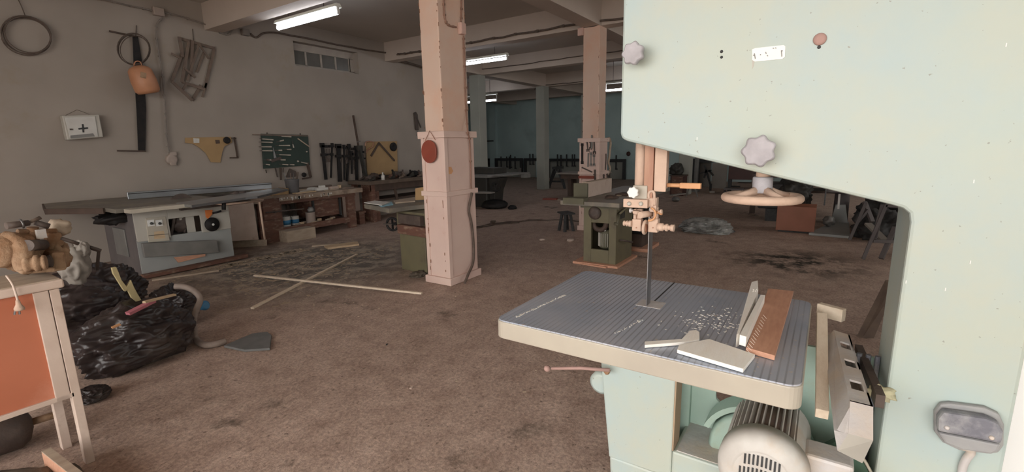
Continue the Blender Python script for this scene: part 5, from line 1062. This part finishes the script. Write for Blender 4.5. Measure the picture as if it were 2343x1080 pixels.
# ================================================================== BLACK BAGS AND WHAT STICKS OUT
def bag(c, r, seed, label, amp=.16, rot=0):
    o = build('rubbish_bag', MB().blob(c, r, amp, 1.7, seed, 6, floor=.004, ridge=True, rot=rot), 'bag'); return tag(o, label, 'rubbish bag')
bag((1.24, 4.33, .20), (.40, .27, .29), 1, 'large black plastic rubbish bag, front of the heap beside the work table', .22, .1)
bag((1.10, 4.98, .24), (.36, .30, .30), 2, 'black rubbish bag behind the front one, in the middle of the heap', .22)
bag((1.38, 5.72, .24), (.42, .34, .34), 3, 'black rubbish bag at the back of the heap beside the table saw', .24)
bag((1.76, 5.02, .17), (.20, .22, .22), 4, 'small black rubbish bag at the right end of the heap', .22)
bag((.84, 3.93, .035), (.10, .10, .05), 5, 'flat scrap of black plastic on the floor below the front bag', .25)
o = build('scrap_board', MB().prism([PY(a, b, 4.40) for a, b in ((253, 612), (263, 610), (268, 622), (275, 640), (287, 655), (297, 640), (303, 655), (312, 672), (322, 688), (314, 695), (298, 680), (289, 662), (283, 666), (278, 660), (256, 625))], (0, -.03, 0)), 'yellowwood', bevel=.002); tag(o, 'jagged yellowish board sticking up out of the black bags', 'board')
o = build('pink_strip', MB().bar(PY(292, 718, 4.12), PY(352, 688, 4.16), .05, .02), 'pinkwood'); tag(o, 'pink painted slat lying on the front black bag', 'slat')
o = build('wood_strip', MB().bar(PY(330, 695, 4.10)+V3((0, 0, .012)), PY(400, 674, 4.18), .03, .015), 'wood'); tag(o, 'thin bare wooden slat crossing the pink one on the front bag', 'slat')
o = build('orange_scrap', MB().bar(PY(256, 750, 4.08), PY(275, 742, 4.08), .03, .01), 'orangecast'); tag(o, 'small orange scrap stuck to the front black bag', 'scrap')
hp = [PY(400, 655, 4.72), PY(425, 657, 4.66), PY(447, 668, 4.6), PY(458, 686, 4.55), PY(447, 715, 4.5), PY(443, 745, 4.45)]
hp = [V3((p.x, p.y, max(p.z, .05))) for p in hp]+[G(448, 775, .03), G(465, 788, .03), G(490, 788, .03), G(515, 780, .03)]
t = build('vacuum_hose', MB().tube(smooth_path(hp, 6), .026, 10), 'hose'); tag(t, 'grey flexible hose curling down right of the black bags onto the floor', 'hose')
o = build('blue_cap', MB().lathe(PY(461, 700, 4.70), (.3, -1, .2), [(0, .04), (.05, .045), (.06, .03)], 16), 'blue'); tag(o, 'small blue plastic cap at the right end of the rubbish heap', 'cap')
o = build('felt_board', MB().xy([tuple(G(a, b)[:2]) for a, b in ((513, 796), (578, 768), (612, 764), (622, 772), (618, 802), (560, 806))], .002, .022), 'slate', bevel=.003); tag(o, 'dark grey angular board lying flat on the floor right of the bags', 'board')
# ================================================================== LATHS AND DEBRIS ON THE FLOOR
o = build('floor_lath', MB().bar(G(577, 705, .012), G(817, 582, .012), .035, .02), 'stickwood'); tag(o, 'long pale lath on the floor pointing away, crossing the other lath', 'lath')
o = build('floor_lath', MB().bar(G(582, 630, .035), G(965, 671, .035), .03, .02), 'stickwood'); tag(o, 'long pale lath on the floor lying left to right over the other lath', 'lath')
o = build('floor_plank', MB().xy([tuple(G(a, b)[:2]) for a, b in ((742, 566), (818, 556), (822, 562), (750, 571))], .002, .03), 'wood'); tag(o, 'pale flat plank on the floor in front of the first bench', 'plank')
o = build('floor_plank', MB().bar(G(715, 562, .012), G(776, 558, .012), .10, .02), 'dustwood'); tag(o, 'thin grey plank on the floor left of the paler plank', 'plank')
o = build('floor_plank', MB().bar(G(348, 640, .012), G(500, 618, .012), .09, .02), 'dustwood'); tag(o, 'dusty plank lying along the base of the table saw', 'plank')
r_ = random.Random(31); sh = MB()
for i in range(1000):
    x, y = r_.gauss(3.7, 1.0), r_.gauss(6.0, .75)
    if y > 7.1 or y < 4.2 or x < 2.1 or (x > 4.0 and y < 5.4) or (x < 2.4 and y > 5.2): continue
    s = abs(r_.gauss(.008, .013))+.004; sh.box((x, y, .0015), (s*r_.uniform(1, 3.2), s, .002), r_.random()*3.1)
for i in range(300):
    x, y = r_.uniform(2.2, 5.5), r_.uniform(.6, 6.5); s = r_.uniform(.003, .009)
    if (4.0 < x and 3.4 < y < 5.4) or (x > 4.0 and y > 5.9): continue
    sh.box((x, y, .003), (s*r_.uniform(1, 3), s, .004), r_.random()*3.1)
for i in range(420):
    x, y = r_.uniform(2.6, 4.4), 6.95+abs(r_.gauss(0, .16))-.1; s = r_.uniform(.006, .03); sh.box((x, min(y, 7.1), .003), (s*2.4, s, .003), r_.random()*3.1)
o = build('wood_shavings', sh, 'shave', base=(3.5, 6, 0)); tag(o, 'pale wood shavings and chips scattered over the floor by the table saw', 'shavings', kind='stuff')
for i, (px, py, s, m_, lb_) in enumerate(((941, 887, .03, 'cream', 'small pale wood chip alone on the open floor in front'), (885, 788, .02, 'ink', 'tiny dark scrap on the floor in the middle of the open area'))):
    p = G(px, py, .004); o = build('floor_chip', MB().box(p, (s, s*.5, .006), .4), m_); tag(o, lb_, 'chip')
# ================================================================== PLANER (JOINTER) BESIDE THE SECOND COLUMN
def planer():
    t = thing('surface_planer', 'olive green planer with open motor bay and white fence, in front of the second column', 'planer', (6.1, 2.4, 0))
    x0, x1, y0, y1 = 5.74, 6.35, 2.20, 2.66; T = .05
    P = lambda a, b: PX(a, b, x0)
    oy0, oy1, oz0, oz1 = 2.30, 2.55, .21, .57
    b = MB(); b.bb(x0, x0+T, y0, oy0, .03, .77); b.bb(x0, x0+T, oy1, y1, .03, .77); b.bb(x0, x0+T, oy0, oy1, .03, oz0); b.bb(x0, x0+T, oy0, oy1, oz1, .77)
    build('front_panel', b, 'olive', t, bevel=.004)
    build('side_panel', MB().bb(x0+T, x1, y0, y0+.03, .03, .77), 'olive', t); build('side_panel', MB().bb(x0+T, x1, y1-.03, y1, .03, .77), 'olive', t)
    build('back_panel', MB().bb(x1-.03, x1, y0+.03, y1-.03, .03, .77), 'oliveback', t)
    m = build('motor', MB().lathe((x0+.2, 2.42, .20), (0, 0, 1), [(0, .07), (.02, .09), (.22, .09), (.26, .07)], 24), 'oliveback', t)
    fn = MB()
    for k in range(20):
        a = 2*PI*k/20; fn.box((x0+.2+.095*math.cos(a), 2.42+.095*math.sin(a), .32), (.015, .006, .18), a)
    build('cooling_fin', fn, 'lightgrey', m)
    build('pulley_guard', MB().torus((x0+.10, 2.47, .55), (1, 0, 0), .09, .035, 24, 8), 'darkwood', t)
    build('belt', MB().bb(x0+.09, x0+.12, 2.38, 2.40, .45, .6), 'paper', t)
    build('round_cover', MB().lathe(P(1362, 487)+V3((.0, 0, 0)), (-1, 0, 0), [(0, .085), (.02, .088), (.04, .075), (.05, .04)], 28), 'rustdark', t)
    for k in range(4): build('vent_slot', MB().bb(x0+.12+.05*k, x0+.14+.05*k, y0-.006, y0+.001, .62, .72), 'ink', t)
    build('height_lever', MB().cyl((x0+.05, y0-.02, .72), (x0-.12, y0-.06, .60), .012).cyl((x0-.12, y0-.08, .59), (x0-.12, y0-.02, .60), .02), 'oliveback', t)
    build('side_lever', MB().cyl((x0+.02, y0-.03, .70), (x0+.45, y0-.07, .83), .014), 'olive', t)
    build('lower_lever', MB().cyl((x0+.1, y0-.02, .35), (x0+.35, y0-.1, .28), .012), 'rustdark', t)
    # tables
    build('infeed_table', MB().bb(5.62, 6.55, 2.12, 2.95, .80, .86), 'sawtable', t, bevel=.006)
    build('table_bracket', MB().bb(5.72, 6.5, 2.16, 2.7, .765, .80), 'oliveback', t)
    build('outfeed_table', MB().bb(6.62, 8.0, 2.14, 2.95, .80, .86), 'sawtable', t, bevel=.006)
    build('cutter_guard', MB().bb(6.45, 6.75, 2.2, 2.5, .862, .885).blob((6.1, 2.42, .87), (.10, .08, .035), .4, 2, 3, 3), 'darkwood', t)
    build('table_slat', MB().bb(6.3, 7.9, 2.22, 2.27, .862, .874), 'dustwood', t); build('table_slat', MB().bb(6.4, 7.9, 2.40, 2.46, .862, .874), 'dustwood', t)
    # fence
    build('fence', MB().bb(6.06, 6.92, 2.74, 2.765, .862, 1.07), 'cream', t, bevel=.003)
    build('fence_end', MB().bb(6.02, 6.06, 2.74, 2.95, .862, 1.06), 'oliveback', t, bevel=.004)
    build('fence_back', MB().bb(6.06, 6.92, 2.768, 2.83, 1.04, 1.075), 'dustwood', t)
    build('fence_arm', MB().bb(5.6, 5.75, 2.6, 2.9, .82, .90), 'oliveback', t)
    build('base_board', MB().bb(x0-.08, x1+.08, y0-.06, y1+.12, .0, .03), 'ply', t, bevel=.003)
planer()
o = build('floor_board', MB().bar(G(1322, 601, .010), G(1388, 612, .010), .05, .018), 'ply'); tag(o, 'thin reddish strip of wood on the floor in front of the planer base', 'strip')
t = thing('planer_motor_box', 'dark machine block with a small foot behind the planer', 'machine', (7.1, 2.4, 0))
build('body', MB().bb(6.8, 7.4, 2.15, 2.6, .25, .72), 'black', t, bevel=.02); build('stand', MB().bb(6.85, 7.3, 2.22, 2.5, .05, .25), 'darkwood', t); build('foot', MB().bb(6.75, 7.35, 2.1, 2.55, 0, .05), 'ply', t, bevel=.005)
# ================================================================== STOOLS
def stool(name, c, w_, h_, m, label, splay=.1, legs=4):
    t = thing(name, label, 'stool', c); c = V3(c)
    build('seat', MB().box(c+V3((0, 0, h_-.02)), (w_*1.5, w_, .03), .9), m, t, bevel=.004)
    for k in range(legs):
        a = 2*PI*k/legs+.3; top = c+V3((.35*w_*math.cos(a), .35*w_*math.sin(a), h_-.035)); ft = c+V3((.62*w_*math.cos(a), .62*w_*math.sin(a), 0))
        build('leg', MB().bar(ft, top, .045, .045), m, t, bevel=.003)
c = G(1295, 530); stool('stool', (7.82, 3.98, 0), .22, .36, 'ink', 'low dark wooden stool on the floor between the two pink columns', legs=4)
t = thing('saw_horse', 'dark wooden A-shaped trestle beside the far grey column', 'trestle', (15.65, 8.2, 0))
for s in (-1, 1):
    for y in (8.0, 8.55):
        build('leg', MB().bar((15.5, 8.28+s*.33+0*y, 0), (15.5+(y-8.2)*.4, 8.28+s*.06, .72), .09, .05), 'ink', t)
build('beam', MB().bar((15.3, 8.28, .75), (15.9, 8.28, .75), .16, .09), 'ink', t); build('stretcher', MB().bb(15.48, 15.55, 8.0, 8.56, .22, .28), 'ink', t)
# ================================================================== FAR PLANER WITH HANDWHEEL
t = thing('far_planer', 'large dark cast machine with long table and spoked handwheel beyond the near pink column', 'machine', (10.0, 7.6, 0))
build('table', MB().bb(9.75, 11.0, 6.7, 7.2, .84, .87).xy([(9.6, 7.1), (10.4, 6.85), (11.2, 7.6), (10.4, 8.6), (9.7, 8.4)], .80, .868), 'midgrey', t, bevel=.004)
build('body', MB().xy([(9.9, 7.35), (10.5, 7.35), (10.5, 8.2), (9.9, 8.2)], .0, .80), 'fardark', t, bevel=.03)
build('neck', MB().prism([(10.0, 7.35, .78), (10.0, 7.0, .78), (10.0, 7.15, .45), (10.0, 7.2, .1), (10.0, 7.35, .1)], (.4, 0, 0)), 'fardark', t, bevel=.02)
build('base_foot', MB().blob((10.0, 7.18, .08), (.35, .35, .14), .1, 1.5, 3, 4, floor=.002), 'black', t)
build('upper_box', MB().bb(10.1, 10.7, 7.25, 8.2, .87, 1.02), 'fardark', t, bevel=.01)
c = PX(1134, 428, 9.85); h = build('handwheel', MB().torus(c, (.8, .55, .1), .115, .017, 28, 8), 'black', t)
for k in range(3):
    a = PI*k/3; d = V3((-.55*math.cos(a)*.85, .8*math.cos(a)*.85, math.sin(a)))*.11; build('spoke', MB().bar(c-d, c+d, .018), 'black', h)
build('wheel_shaft', MB().cyl(c, c+V3((.25, .25, .12)), .02), 'fardark', t)
build('lower_shelf', MB().xy([(9.35, 7.5), (9.55, 6.95), (9.7, 6.95), (9.85, 7.8)], .42, .45), 'panelgrey', t)
build('extension_bracket', MB().bb(10.7, 10.9, 6.62, 6.8, .74, .84), 'midgrey', t)
o = build('floor_lump', MB().blob(G(1172, 475, .04), (.12, .10, .07), .3, 2, 4, 3, floor=.002), 'black'); tag(o, 'small black lump on the floor right of the far handwheel machine', 'lump')
o = build('red_tray', MB().box(G(1259, 455, .025), (.18, .42, .05), .25), 'red', bevel=.004); tag(o, 'flat dark red object on the floor before the far grey column', 'tray')
o = build('floor_chip', MB().box(G(1279, 457, .01), (.08, .1, .02), .5), 'dustwood'); tag(o, 'small pale scrap on the floor right of the flat red object', 'chip')
o = build('floor_chip', MB().blob(G(1306, 549, .015), (.09, .05, .025), .4, 2, 2, 3, floor=.002), 'cream'); tag(o, 'curled pale scrap on the floor in front of the small stool', 'chip')
o = build('floor_chip', MB().blob(G(1241, 548, .01), (.06, .05, .02), .4, 2, 6, 3, floor=.002), 'cream'); tag(o, 'smaller pale scrap on the floor left of the curled one', 'chip')
o = build('floor_chip', MB().box(G(1128, 507, .015), (.15, .10, .03), .5), 'rag'); tag(o, 'dark scrap on the floor beside the cable and near column', 'chip')
# ================================================================== CLAMP RACKS ALONG THE FAR WALL
XR = 20.30
def FX(a, b, x=XR): return PX(a, b, x)
def rack(pl, pr_, top, label, lleg=True, rleg=True, lb=398, rb=398, clamps=(), low=True, lowm='panelgrey'):
    a, c = FX(pl, top), FX(pr_, top); zt = a.z; th = .13
    t = thing('clamp_rack', label, 'rack', (XR, (a.y+c.y)/2, 0), 'black racks along the far wall')
    build('top_rail', MB().bb(XR-.05, XR+.05, c.y, a.y, zt-th, zt), 'ink', t)
    if lleg: build('leg', MB().bb(XR-.05, XR+.05, a.y-.13, a.y, .0, zt-th), 'ink', t)
    if rleg: build('leg', MB().bb(XR-.05, XR+.05, c.y, c.y+.13, .0, zt-th), 'ink', t)
    for i, (px, up, dn, lb_) in enumerate(clamps):
        q = FX(px, top); k = thing('bar_clamp', lb_, 'clamp', (XR-.1, q.y, zt-.3), 'bar clamps on the far racks')
        z0, z1 = FX(px, dn).z, FX(px, up).z
        build('bar', MB().bb(XR-.088, XR-.0505, q.y-.025, q.y+.025, z0, z1), 'ink', k); build('jaw', MB().bb(XR-.10, XR-.0505, q.y-.07, q.y+.03, z0, z0+.05), 'ink', k)
lb = 'black clamp on the far racks, '
rack(1133, 1195, 362, 'leftmost full black rack at the far wall with two tall legs', clamps=((1148, 358, 385, lb+'leftmost of the first rack'), (1161, 358, 383, lb+'second on the first rack'), (1167, 358, 386, lb+'third on the first rack, hanging lowest'), (1170, 354, 384, lb+'tallest of the first rack'), (1180, 358, 386, lb+'rightmost of the first rack')))
rack(1199, 1248, 362, 'black rack at the far wall passing behind the grey column', rleg=False, clamps=((1214, 352, 377, lb+'tall, left of the grey column'), (1221, 352, 377, lb+'tall, touching the grey column edge')))
rack(1252, 1331, 363, 'widest black rack between the grey column and second pink column', rleg=False, clamps=((1277, 353, 381, lb+'first right of the grey column'), (1285, 354, 381, lb+'second right of the grey column'), (1298, 353, 381, lb+'tall one in the middle of the wide rack'), (1311, 353, 381, lb+'left of the close pair near the pink column'), (1316, 353, 381, lb+'right of the close pair near the pink column')))
rack(1395, 1432, 364, 'black rack at the far wall right of the second pink column', lleg=False, rb=413, clamps=((1411, 355, 388, lb+'lone one right of the second pink column'),))
for i, (a, c, z, lb_) in enumerate(((1137, 1193, 392, 'pale low panel behind the leftmost far rack'), (1203, 1225, 388, 'pale low panel left of the far grey column'), (1254, 1330, 386, 'long pale low panel behind the widest far rack'), (1396, 1426, 402, 'pale low panel right of the second pink column'))):
    p, q = FX(a, 372, 20.42), FX(c, 372, 20.42)
    o = build('low_board', MB().bb(20.40, 20.44, q.y, p.y, .01, .80), 'fcol'); tag(o, lb_, 'panel')
o = build('leaning_plank', MB().bar(V3((20.12, FX(1188, 402, 20.1).y, .02)), FX(1190, 384, 20.2), .14, .03), 'panelgrey'); tag(o, 'pale plank leaning at the right leg of the leftmost far rack', 'plank')
t = thing('shelf_unit', 'dark open shelf unit at the far wall behind the handwheel machine', 'shelf', FX(1105, 397, 20.2)); a, c = FX(1092, 363, 20.2), FX(1118, 363, 20.2)
for z in (a.z, a.z-.22, a.z-.44, a.z-.66): build('shelf', MB().bb(20.05, 20.40, c.y, a.y, z-.09, z), 'ink', t)
build('side', MB().bb(20.05, 20.40, c.y, c.y+.06, 0, a.z), 'ink', t); build('side', MB().bb(20.05, 20.40, a.y-.06, a.y, 0, a.z), 'ink', t)
build('drawer_front', MB().bb(20.03, 20.06, c.y+.1, a.y-.06, a.z-.20, a.z-.14), 'panelgrey', t)
t = thing('wall_shelf', 'long thin black shelf on the far wall above the shelf unit', 'shelf', FX(1112, 323, 20.4)); a, c = FX(1092, 323, 20.4), FX(1132, 323, 20.4)
build('board', MB().bb(20.2, 20.49, c.y, a.y, a.z-.04, a.z+.02), 'ink', t); build('bracket', MB().bb(20.3, 20.49, (a.y+c.y)/2, (a.y+c.y)/2+.05, a.z-.15, a.z-.04), 'ink', t)
struct('trim_20', MB().bb(20.3, 20.5, FX(1133, 300).y, FX(1119, 300).y, 0, CZ), 'far')
o = build('red_ball', MB().blob(PX(1438, 352, 20.42), (.09, .09, .10), .1, 1, 1, 3), 'dkred'); tag(o, 'small dark red thing on the far wall just left of the guide post', 'fitting')
t = thing('far_table', 'grey-topped table standing left of the second pink column', 'table', (13.1, 6.5, 0)); p = G(1307, 395, .76); q = G(1332, 396, .76)
build('top', MB().bb(12.6, 13.6, 5.4, 6.75, .72, .76), 'panelgrey', t, bevel=.004); build('apron', MB().bb(12.7, 13.5, 5.5, 6.65, .58, .72), 'darkwood', t); build('leg', MB().bb(12.9, 13.02, 6.40, 6.52, 0, .58), 'darkwood', t); build('leg', MB().bb(12.9, 13.02, 5.5, 5.62, 0, .58), 'darkwood', t); build('leg', MB().bb(13.4, 13.5, 6.5, 6.6, 0, .58), 'darkwood', t); build('leg', MB().bb(13.4, 13.5, 5.5, 5.6, 0, .58), 'darkwood', t)
# ================================================================== SEEN THROUGH THE BANDSAW THROAT
c = G(1607, 540, 0)
pl_ = MB(); pl_.blob(V3((8.9, 1.72, .06)), (.34, .46, .19), .32, 1.5, 17, 6, floor=.004, ridge=True); o = build('film_bundle', pl_, 'clear'); tag(o, 'crumpled clear plastic film lying on the floor, seen through the bandsaw throat', 'plastic film')
o = build('storage_box', MB().bb(9.45, 9.95, .08, .66, .03, .46), 'boxbrown', bevel=.004); tag(o, 'red-brown board box on the floor right of the bandsaw handwheel', 'box')
build('plinth', MB().bb(9.48, 9.9, .12, .62, .0, .03), 'ink', o)
# drill press with wide base
t = thing('drill_press', 'dark machine with pale flared base plate right of the red-brown box', 'machine', (10.2, -.1, 0))
build('base_plate', MB().xy([tuple(G(a, b)[:2]) for a, b in ((1850, 538), (1945, 546), (1942, 512), (1902, 508), (1884, 522))], .0, .04), 'bluegrey', t, bevel=.004)
cc = G(1925, 512); build('column', MB().cyl((cc.x+.15, cc.y+.03, .04), (cc.x+.15, cc.y+.03, 1.7), .13, .10), 'darkgrey', t)
build('flare', MB().prism([PX(1900, 510, cc.x-.1), PX(1940, 512, cc.x-.1), PX(1935, 470, cc.x-.1), PX(1912, 470, cc.x-.1)], (.25, 0, 0)), 'bluegrey', t)
build('table', MB().bb(cc.x-.35, cc.x+.2, cc.y-.15, cc.y+.3, .62, .67), 'darkgrey', t, bevel=.01)
build('head', MB().bb(cc.x-.3, cc.x+.3, cc.y-.12, cc.y+.25, 1.3, 1.75), 'oliveback', t, bevel=.03)
build('light_strip', MB().bar(PX(1921, 444, 9.6), PX(1918, 478, 9.6), .03, .02), 'paper', t)
t = thing('lathe_machine', 'dark cluttered machine behind the red-brown box with a bright vertical rod', 'machine', (10.9, .5, 0))
build('body', MB().bb(10.6, 11.3, .35, 1.1, .25, .75), 'ink', t, bevel=.04); build('leg', MB().bb(10.65, 10.9, .36, .5, 0, .25), 'ink', t); build('leg', MB().bb(10.65, 10.9, .75, .95, 0, .25), 'ink', t)
build('casting', MB().blob((10.7, .5, .55), (.25, .3, .3), .5, 2, 7, 4), 'fardark', t); p = PX(1886, 470, 10.4); build('rod', MB().cyl(p, p+V3((0, 0, .3)), .012, n=6), 'alu', t)
o = build('machine_part', MB().blob((10.15, -.12, .14), (.10, .09, .09), .4, 2, 3, 3, floor=.003), 'midgrey'); tag(o, 'grey casting on the floor just right of the red-brown box', 'casting')
def trestle(name, x, pts, m, label, w_=.05):
    t = thing(name, label, 'trestle', (x, PX(*pts[0][1], x).y, 0))
    for nm, a, c, dx in pts:
        A, B = PX(*a, x), PX(*c, x+dx); A.z = max(A.z, .03); B.z = max(B.z, .03); build(nm, MB().bar(A, B, w_, w_*.7), m, t, bevel=.003)
trestle('trestle', 7.6, (('leg', (1974, 600), (2028, 468), 0), ('leg', (2016, 592), (2048, 520), .3), ('leg', (2000, 548), (2020, 470), .5), ('rail', (1995, 551), (2048, 553), .2), ('top_rail', (2026, 470), (2060, 472), 0)), 'darkgrey', 'grey wooden trestle with crossed legs nearest the bandsaw column', .055)
trestle('trestle', 9.0, (('leg', (1944, 549), (1982, 462), 0), ('leg', (1996, 508), (1978, 462), .2), ('brace', (1960, 508), (1985, 480), .1)), 'darkgrey', 'farther grey trestle partly behind the nearer one', .06)
o = build('cross_plank', MB().bar(PX(1986, 512, 8.4), PX(2030, 556, 7.9), .09, .03), 'panelgrey'); tag(o, 'pale grey plank lying askew behind the nearer trestle', 'plank')
o = build('dark_pile', MB().blob((9.6, -.85, .12), (.45, .40, .32), .4, 2, 31, 5, floor=.003), 'ink'); tag(o, 'dark heap on the floor behind the trestles', 'heap')
o = build('dark_pile', MB().blob((10.6, -1.1, .2), (.5, .5, .45), .4, 2, 35, 5, floor=.003), 'ink'); tag(o, 'taller dark heap farther back behind the trestles', 'heap')
o = build('leaning_wood', MB().prism([G(1960, 770, .005), G(1985, 772, .005), PX(2034, 660, G(1985, 772).x+.35), PX(2026, 640, G(1985, 772).x+.45)], (0, -.04, 0)), 'oldwood'); tag(o, 'dark board leaning beside the bandsaw column near the floor', 'board')
# far background through the throat
def fbox(name, px0, px1, py0, x, d, m, label, cat, z0=0., lift=None):
    a, c = PX(px0, py0, x), PX(px1, py0, x); o = build(name, MB().bb(x, x+d, c.y, a.y, z0, a.z), m, bevel=.006); return tag(o, label, cat)
t = fbox('red_cabinet', 1534, 1565, 403, 14.6, .5, 'dkred', 'dark red cabinet seen just right of the guard plate', 'cabinet')
a, c = PX(1534, 403, 14.6), PX(1565, 403, 14.6)
build('top', MB().bb(14.56, 15.12, c.y-.03, a.y+.02, a.z, a.z+.03), 'darkwood', t)
for k in range(3): build('drawer', MB().bb(14.585, 14.6, c.y+.03, a.y-.05, a.z*(.1+.3*k), a.z*(.1+.3*k)+.17), 'brown', t)
o = build('cabinet_load', MB().blob((14.85, (a.y+c.y)/2+.1, a.z+.18), (.2, .2, .20), .3, 2, 9, 4, floor=a.z+.035), 'fardark'); tag(o, 'dark lump sitting on the dark red cabinet', 'lump')
t = thing('dark_post', 'dark vertical post right of the far grey column in the throat', 'post', PX(1593, 430, 16.0)); a, c = PX(1588, 400, 16), PX(1596, 400, 16)
build('post', MB().bb(16, 16.15, c.y, a.y, 0, 1.9), 'midgrey', t); build('foot', MB().bb(15.95, 16.2, c.y-.05, a.y+.05, 0, .05), 'midgrey', t)
a, c = PX(1575, 372, 17.5), PX(1760, 372, 17.5); t = thing('dark_rack', 'long dark bench along the far wall behind the bandsaw handwheel', 'bench', (17.7, (a.y+c.y)/2, 0))
build('top', MB().bb(17.5, 18.0, c.y, a.y, .88, 1.0), 'ink', t); build('leg', MB().bb(17.55, 17.75, a.y-.35, a.y, 0, .88), 'ink', t); build('leg', MB().bb(17.55, 17.75, c.y, c.y+.3, 0, .88), 'ink', t)
for i, (p0, p1, py, x, m_, lb_) in enumerate(((1600, 1627, 384, 17.9, 'panelgrey', 'pale panel left in the row under the long dark bench'), (1630, 1664, 378, 17.4, 'panelgrey', 'wider pale panel right in the row under the long dark bench'))):
    a, c = PX(p0, py, x), PX(p1, py, x); o = build('leaning_board', MB().bb(x+.12*0, x+.04, c.y, a.y, .01, .86), m_); tag(o, lb_, 'panel')
t = thing('crossed_struts', 'dark crossed folding frame standing before the pale panels', 'frame', PX(1620, 418, 16.6))
_p = PX(1626, 424, 16.6); build('strut', MB().bar((_p.x, _p.y, .0), (_p.x, _p.y, max(_p.z, .05)+.05), .07, .05), 'ink', t)
for a, c in (((1612, 378), (1626, 424)), ((1600, 397), (1628, 390)), ((1622, 389), (1632, 402)), ((1611, 407), (1617, 388))): build('strut', MB().bar(PX(*a, 16.6), PX(*c, 16.6), .07, .05), 'ink', t)
a, c = PX(1666, 388, 15.5), PX(1760, 388, 15.5); t = thing('dark_red_cupboard', 'wide dark red cupboard seen behind the bandsaw handwheel', 'cupboard', (15.8, (a.y+c.y)/2, 0))
build('body', MB().bb(15.6, 16.2, c.y, a.y, .45, 1.0), 'dkred', t, bevel=.01); build('leg', MB().bb(15.6, 15.7, a.y-.1, a.y, 0, .45), 'ink', t); build('leg', MB().bb(15.6, 15.7, c.y, c.y+.1, 0, .45), 'ink', t)
build('shelf', MB().bb(15.6, 16.1, c.y, a.y, .18, .22), 'darkwood', t)
for k in range(3): o = build('stacked_board', MB().bb(15.62, 16.0, a.y-1.1+.1*k, a.y-.35+.05*k, .222+.042*k, .262+.042*k), 'oldwood'); tag(o, ['lowest', 'middle', 'top'][k]+' board of the small stack on the dark red cupboard shelf', 'board')
t = thing('low_bench', 'low dark bench on the floor left of the handwheel rim', 'bench', G(1678, 440)); a = G(1655, 446); c = G(1700, 447)
build('top', MB().bb(a.x, a.x+.5, c.y, a.y, .16, .20), 'darkgrey', t); build('leg', MB().bb(a.x, a.x+.06, c.y, c.y+.06, 0, .16), 'ink', t); build('leg', MB().bb(a.x, a.x+.06, a.y-.06, a.y, 0, .16), 'ink', t)
o = build('floor_chip', MB().box(G(1629, 439, .02), (.1, .14, .04), .5), 'paper'); tag(o, 'tiny white scrap on the floor left of the low dark bench', 'chip')
t = thing('dark_red_table', 'long dark red table across the back right of the throat', 'table', (11.6, .6, 0))
build('top', MB().bb(11.6, 12.4, -.9, 1.35, .80, .88), 'dkred', t); build('shelf', MB().bb(11.6, 12.4, -.9, 1.35, .5, .54), 'darkwood', t)
for y in (-.9, 1.25): build('leg', MB().bb(11.6, 11.7, y, y+.1, 0, .8), 'darkwood', t)
p = PX(1827, 425, 11.5); t = thing('bottle_box', 'small pale carton with a white bottle on the dark red table', 'carton', (11.85, p.y, .88))
build('carton', MB().bb(11.7, 12.0, p.y-.12, p.y+.18, .882, 1.02), 'panelgrey', t); build('bottle', MB().cyl((11.72, p.y-.14, .882), (11.72, p.y-.14, 1.05), .025), 'paper', t)
t = thing('far_trestle_wood', 'bits of grey wood on small feet beyond the guard plate lever', 'stand', G(1560, 455)); q = G(1545, 450)
build('board', MB().bar(G(1536, 447, .14), G(1566, 443, .14), .12, .03), 'panelgrey', t); build('foot', MB().blob(G(1546, 456, .06), (.12, .10, .07), .3, 2, 3, 3, floor=.003), 'midgrey', t)
t = thing('small_trestle', 'small grey stand on the floor right of the guide lever', 'stand', G(1590, 450)); p = G(1583, 450)
build('top', MB().box(p+V3((0, 0, .28)), (.1, .3, .03)), 'midgrey', t)
for s in (-1, 1): build('leg', MB().bar(p+V3((0, s*.16, 0)), p+V3((0, s*.08, .27)), .03), 'midgrey', t)
